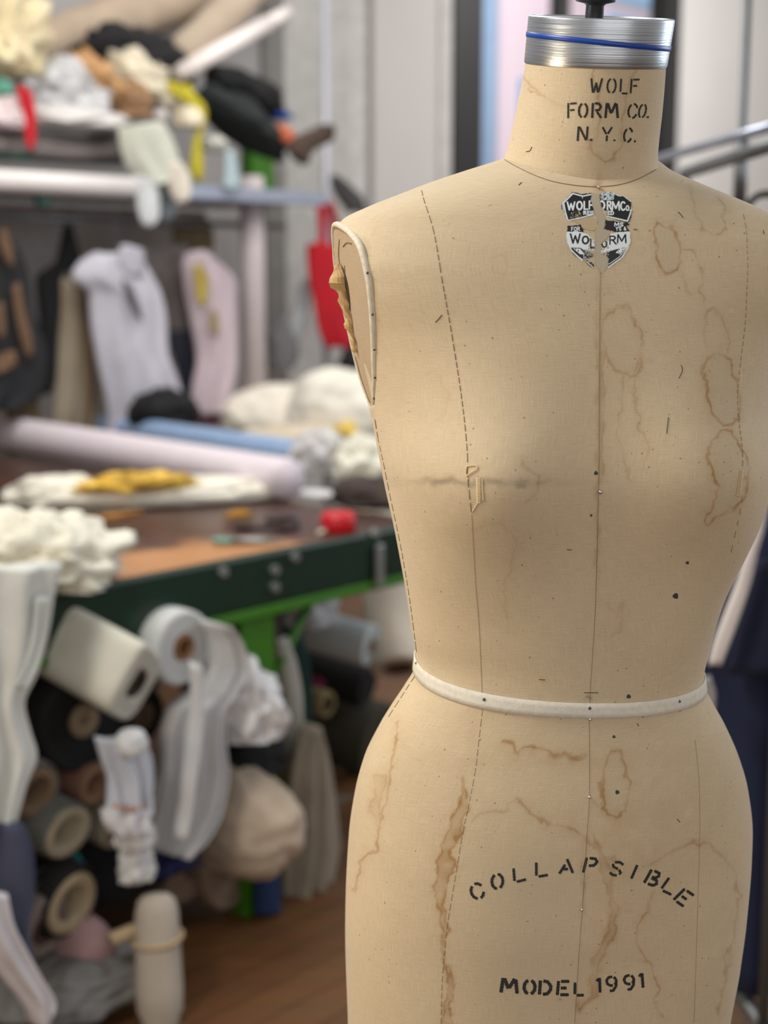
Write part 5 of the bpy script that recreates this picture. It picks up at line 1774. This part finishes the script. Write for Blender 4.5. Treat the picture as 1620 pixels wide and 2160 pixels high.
# narrow cream roll standing tied with a cord
pt = att(330, 1905, -.16)
pb_ = att(342, 2270, -.22)
o = tube('fabric_roll', [pt - (pb_ - pt) * .05, pt - (pb_ - pt) * .02, pt + (pb_ - pt) * .05, pt + (pb_ - pt) * .2, pt + (pb_ - pt) * .5, pt + (pb_ - pt) * .62, pt + (pb_ - pt) * .66, pb_], [.024, .035, .041, .042, .045, .043, .036, .03], mat('bone_cloth', (176, 166, 153), .85, var=.08, bump=.2), None, 28)
tag(o, 'narrow bone coloured roll standing upright in front of the stack', 'fabric roll', 'fabric bolts under the table')
q0 = pt + (pb_ - pt) * .20
tube('tie_cord', [q0 + np.array([.046 * math.cos(a), .046 * math.sin(a), .004 * math.cos(a)]) for a in np.linspace(0, 6.28, 24)], .005, mat('tie_cord', (176, 154, 120), .9, bump=0), o, 8)
hb = att(262, 1970, -.14)
o = tube('wooden_dowel', [hb - TE * .03, hb + TE * .075], .013, mat('dowel_wood', (176, 154, 122), .7, bump=.05), None, 12)
tag(o, 'short pale wooden dowel beside the upright bone coloured roll', 'dowel')
crumple('grey_felt', 'grey felt folded on the floor under the dusty pink roll', 'felt', att(150, 2065, -.05), (.17, .12, .06), 64, (116, 114, 112), .2, 3)
# near bottom-left: navy cloth and white satin hanging from the table corner pile
cloth('navy_skirt', 'slate navy cloth hanging below the cream skirt', 'cloth', [(1730, -60, 46), (1800, -70, 70), (1880, -70, 74), (1960, -60, 60), (2020, -40, 70)], -.12, (70, 74, 96), .04, .014, 2, 65)
cloth('white_satin', 'white satin length falling to the floor at the stack front', 'cloth', [(1880, -70, 14), (1940, -60, 24), (2000, -40, 52), (2060, 0, 84), (2110, 40, 110), (2140, 60, 92), (2160, 70, 78)], -.2, (214, 210, 214), .03, .010, 2, 66)

# beyond the green leg
roll('fabric_roll', 'pale blue grey roll beyond the green leg, slanting towards the dress form', 'fabric roll', 782, 1362, .22, .055, .42, (186, 194, 196), .02, (128, 98, 74), (.86, -.40, -.14), 'fabric bolts under the table', seed=20, hole=.5)
crumple('white_plastic', 'grey white plastic bundle hanging under the beam beyond the leg', 'bundle', att(640, 1285, .34), (.10, .08, .085), 67, (176, 178, 182), .25, 3, rough=.4)
roll('fabric_roll', 'cream tall roll with dark open tube right behind the dress form waist', 'fabric roll', 842, 1408, .20, .075, .50, (226, 214, 196), .040, (96, 66, 46), (.10, -.62, -.78), 'fabric bolts under the table', seed=21, hole=.8)
roll('fabric_roll', 'olive drab roll lying in the dark beyond the green leg', 'fabric roll', 800, 1570, .45, .12, .6, (62, 58, 46), .03, (50, 44, 36), (.86, -.40, -.16), 'fabric bolts under the table', seed=22, hole=.3)
roll('fabric_roll', 'black roll under the pale blue grey one', 'fabric roll', 775, 1450, .42, .06, .5, (24, 24, 26), .02, (40, 36, 32), (.86, -.40, -.16), 'fabric bolts under the table', seed=23, hole=.3)
roll('fabric_roll', 'small khaki roll with open core beyond the green leg', 'fabric roll', 690, 1485, .24, .034, .5, (150, 132, 92), .022, (76, 62, 44), AX1, 'fabric bolts under the table', seed=24, hole=.7)
crumple('magenta_scrap', 'magenta scrap in the dark beyond the green leg', 'scrap', att(665, 1440, .3), (.02, .03, .016), 68, (110, 22, 62), .2, 3)
cloth('hanging_strip', 'dark green strip of cloth hanging beyond the green leg', 'strip', [(1325, 594, 634), (1400, 622, 650), (1500, 634, 656), (1580, 640, 656), (1640, 640, 652)], .08, (16, 52, 50), .012, .006, 1, 69, group=None)
cloth('hanging_strip', 'grey strip of cloth hanging closest to the green leg', 'strip', [(1345, 580, 598), (1400, 574, 622), (1480, 570, 632), (1560, 572, 620), (1600, 578, 606)], .06, (128, 126, 118), .012, .008, 2, 70)
cloth('hanging_strip', 'white strip of cloth falling between the grey and green strips', 'strip', [(1345, 582, 606), (1400, 596, 626), (1480, 612, 638), (1600, 620, 640), (1660, 618, 642)], .045, (176, 174, 168), .010, .004, 1, 71)
cloth('curtain_length', 'long beige curtain length hanging to the floor beyond the leg', 'curtain', [(1530, 640, 668), (1600, 622, 690), (1680, 610, 704), (1780, 604, 714), (1860, 602, 700), (1922, 604, 700)], .02, (156, 146, 132), .03, .018, 3, 72)
cloth('curtain_length', 'tan cloth length behind the beige curtain length', 'curtain', [(1600, 586, 620), (1680, 586, 612), (1720, 590, 610)], .12, (150, 120, 92), .02, .006, 1, 73)
cloth('blue_green_bag', 'blue and green bag standing at the foot of the green leg', 'bag', [(1838, 544, 586), (1880, 538, 590), (1925, 538, 590)], -.02, (20, 44, 84), .02, .003, 1, 74)
crumple('brown_box', 'brown paper parcel on the floor behind the curtain length', 'parcel', att(735, 1640, .55), (.12, .1, .13), 75, (128, 98, 72), .08, 2)
crumple('grey_sack', 'grey sack slumped on the floor behind the dress form hip', 'sack', att(725, 1770, .35), (.09, .1, .12), 76, (112, 100, 88), .15, 2.5)

# ---------------------------------------------------------------- garment rail beside the dress form
rail = bpy.data.objects.new('garment_rack', None)
COL.objects.link(rail)
tag(rail, 'chrome rolling garment rack with double top rails standing by the wall', 'garment rack')
CHR = mat('chrome_rail', (186, 196, 214), .28, .75, var=.05, bump=0)
CHD = mat('dull_steel_rail', (116, 120, 124), .4, .6, var=.08, bump=0)
A0, A1 = at(1380, 338, 3.1), at(1700, 246, 2.35)
tube('top_rail', [A0, A1], .009, CHR, rail, 16)
B0, B1 = at(1444, 366, 2.95), at(1700, 283, 2.22)
tube('front_rail', [B0, B1], .012, CHD, rail, 16)
pj = B0 + (B1 - B0) * .45
tube('end_upright', [B0, B0 * [1, 1, 0] + UP * .06], .011, CHD, rail, 14)
uq = at(1566, 270, 3.0)
tube('upright', [uq * [1, 1, 0] + UP * .06, uq * [1, 1, 0] + UP * 2.3], .009, CHD, rail, 14)
tube('joint_sleeve', [uq - UP * .16, uq - UP * .02], .014, CHD, rail, 14)
tube('end_upright', [A1, A1 * [1, 1, 0] + UP * .06], .011, CHD, rail, 14)
tube('base_rail', [B0 * [1, 1, 0] + UP * .07, A1 * [1, 1, 0] + UP * .07], .016, CHD, rail, 14)
for p in (B0, A1):
    sphere('caster', np.array([p[0], p[1], .03]), .03, mat('caster_rubber', (30, 30, 30), .6, bump=0), rail, 14)
hc = at(1616, 452, 2.75)
o = tube('black_hoop', [hc + np.array([.038 * math.cos(a), .004 * math.sin(a), .038 * math.sin(a)]) for a in np.linspace(0, 2 * math.pi, 36)], .007, mat('hoop_black', (26, 26, 28), .4, bump=0), None, 10)
tag(o, 'black round hoop hanging on the garment rack', 'hoop')
# long navy coat hanging on the rack, white sash over it
o = cloth('navy_coat', 'long dark navy coat hanging behind the dress form', 'coat', [(480, 1610, 1720), (600, 1570, 1860), (1000, 1540, 1900), (1200, 1500, 1900), (1420, 1478, 1900), (1700, 1480, 1900), (1950, 1490, 1900), (2075, 1500, 1900)], None,
          (25, 33, 62), .05, .016, 3, 80, Y=2.42, dt=[0, 0, 0, 0, 0, 0, 0, 0])
cloth('lapel', '', '', [(1180, 1590, 1680), (1300, 1560, 1680), (1420, 1535, 1670)], None, (21, 28, 54), .02, .004, 1, 81, Y=2.35, parent=o, nu=20)
cloth('coat_hanger', '', '', [(452, 1650, 1656), (470, 1640, 1690), (490, 1600, 1740)], None, (60, 50, 44), .01, .001, 1, 82, Y=2.42, parent=o, nu=14)
cloth('white_scarf', 'white sash hanging down the front of the navy coat', 'sash', [(1060, 1590, 1622), (1132, 1580, 1608), (1150, 1574, 1602), (1220, 1556, 1586), (1300, 1526, 1560), (1360, 1504, 1538), (1400, 1494, 1522)], None,
      (222, 214, 212), .012, .003, 1, 83, Y=2.30)
cloth('pale_tie', 'short pale tie end showing at the dress form waist', 'sash', [(1430, 1480, 1500), (1462, 1486, 1510), (1500, 1490, 1508)], None, (150, 146, 150), .01, .003, 1, 84, Y=2.28)


# ---------------------------------------------------------------- origins at each thing's base
for o in list(COL.objects):
    if o.parent is None and o.type == 'MESH':
        n = len(o.data.vertices)
        co = np.empty(n * 3, np.float32)
        o.data.vertices.foreach_get('co', co)
        co = co.reshape(-1, 3)
        c = np.array([(co[:, 0].min() + co[:, 0].max()) / 2, (co[:, 1].min() + co[:, 1].max()) / 2, co[:, 2].min()])
        o.data.vertices.foreach_set('co', (co - c).astype(np.float32).ravel())
        o.data.update()
        o.location = Vector(c)
        for ch in o.children:
            ch.location = -Vector(c)
            for g2 in ch.children:
                g2.location = (0, 0, 0)
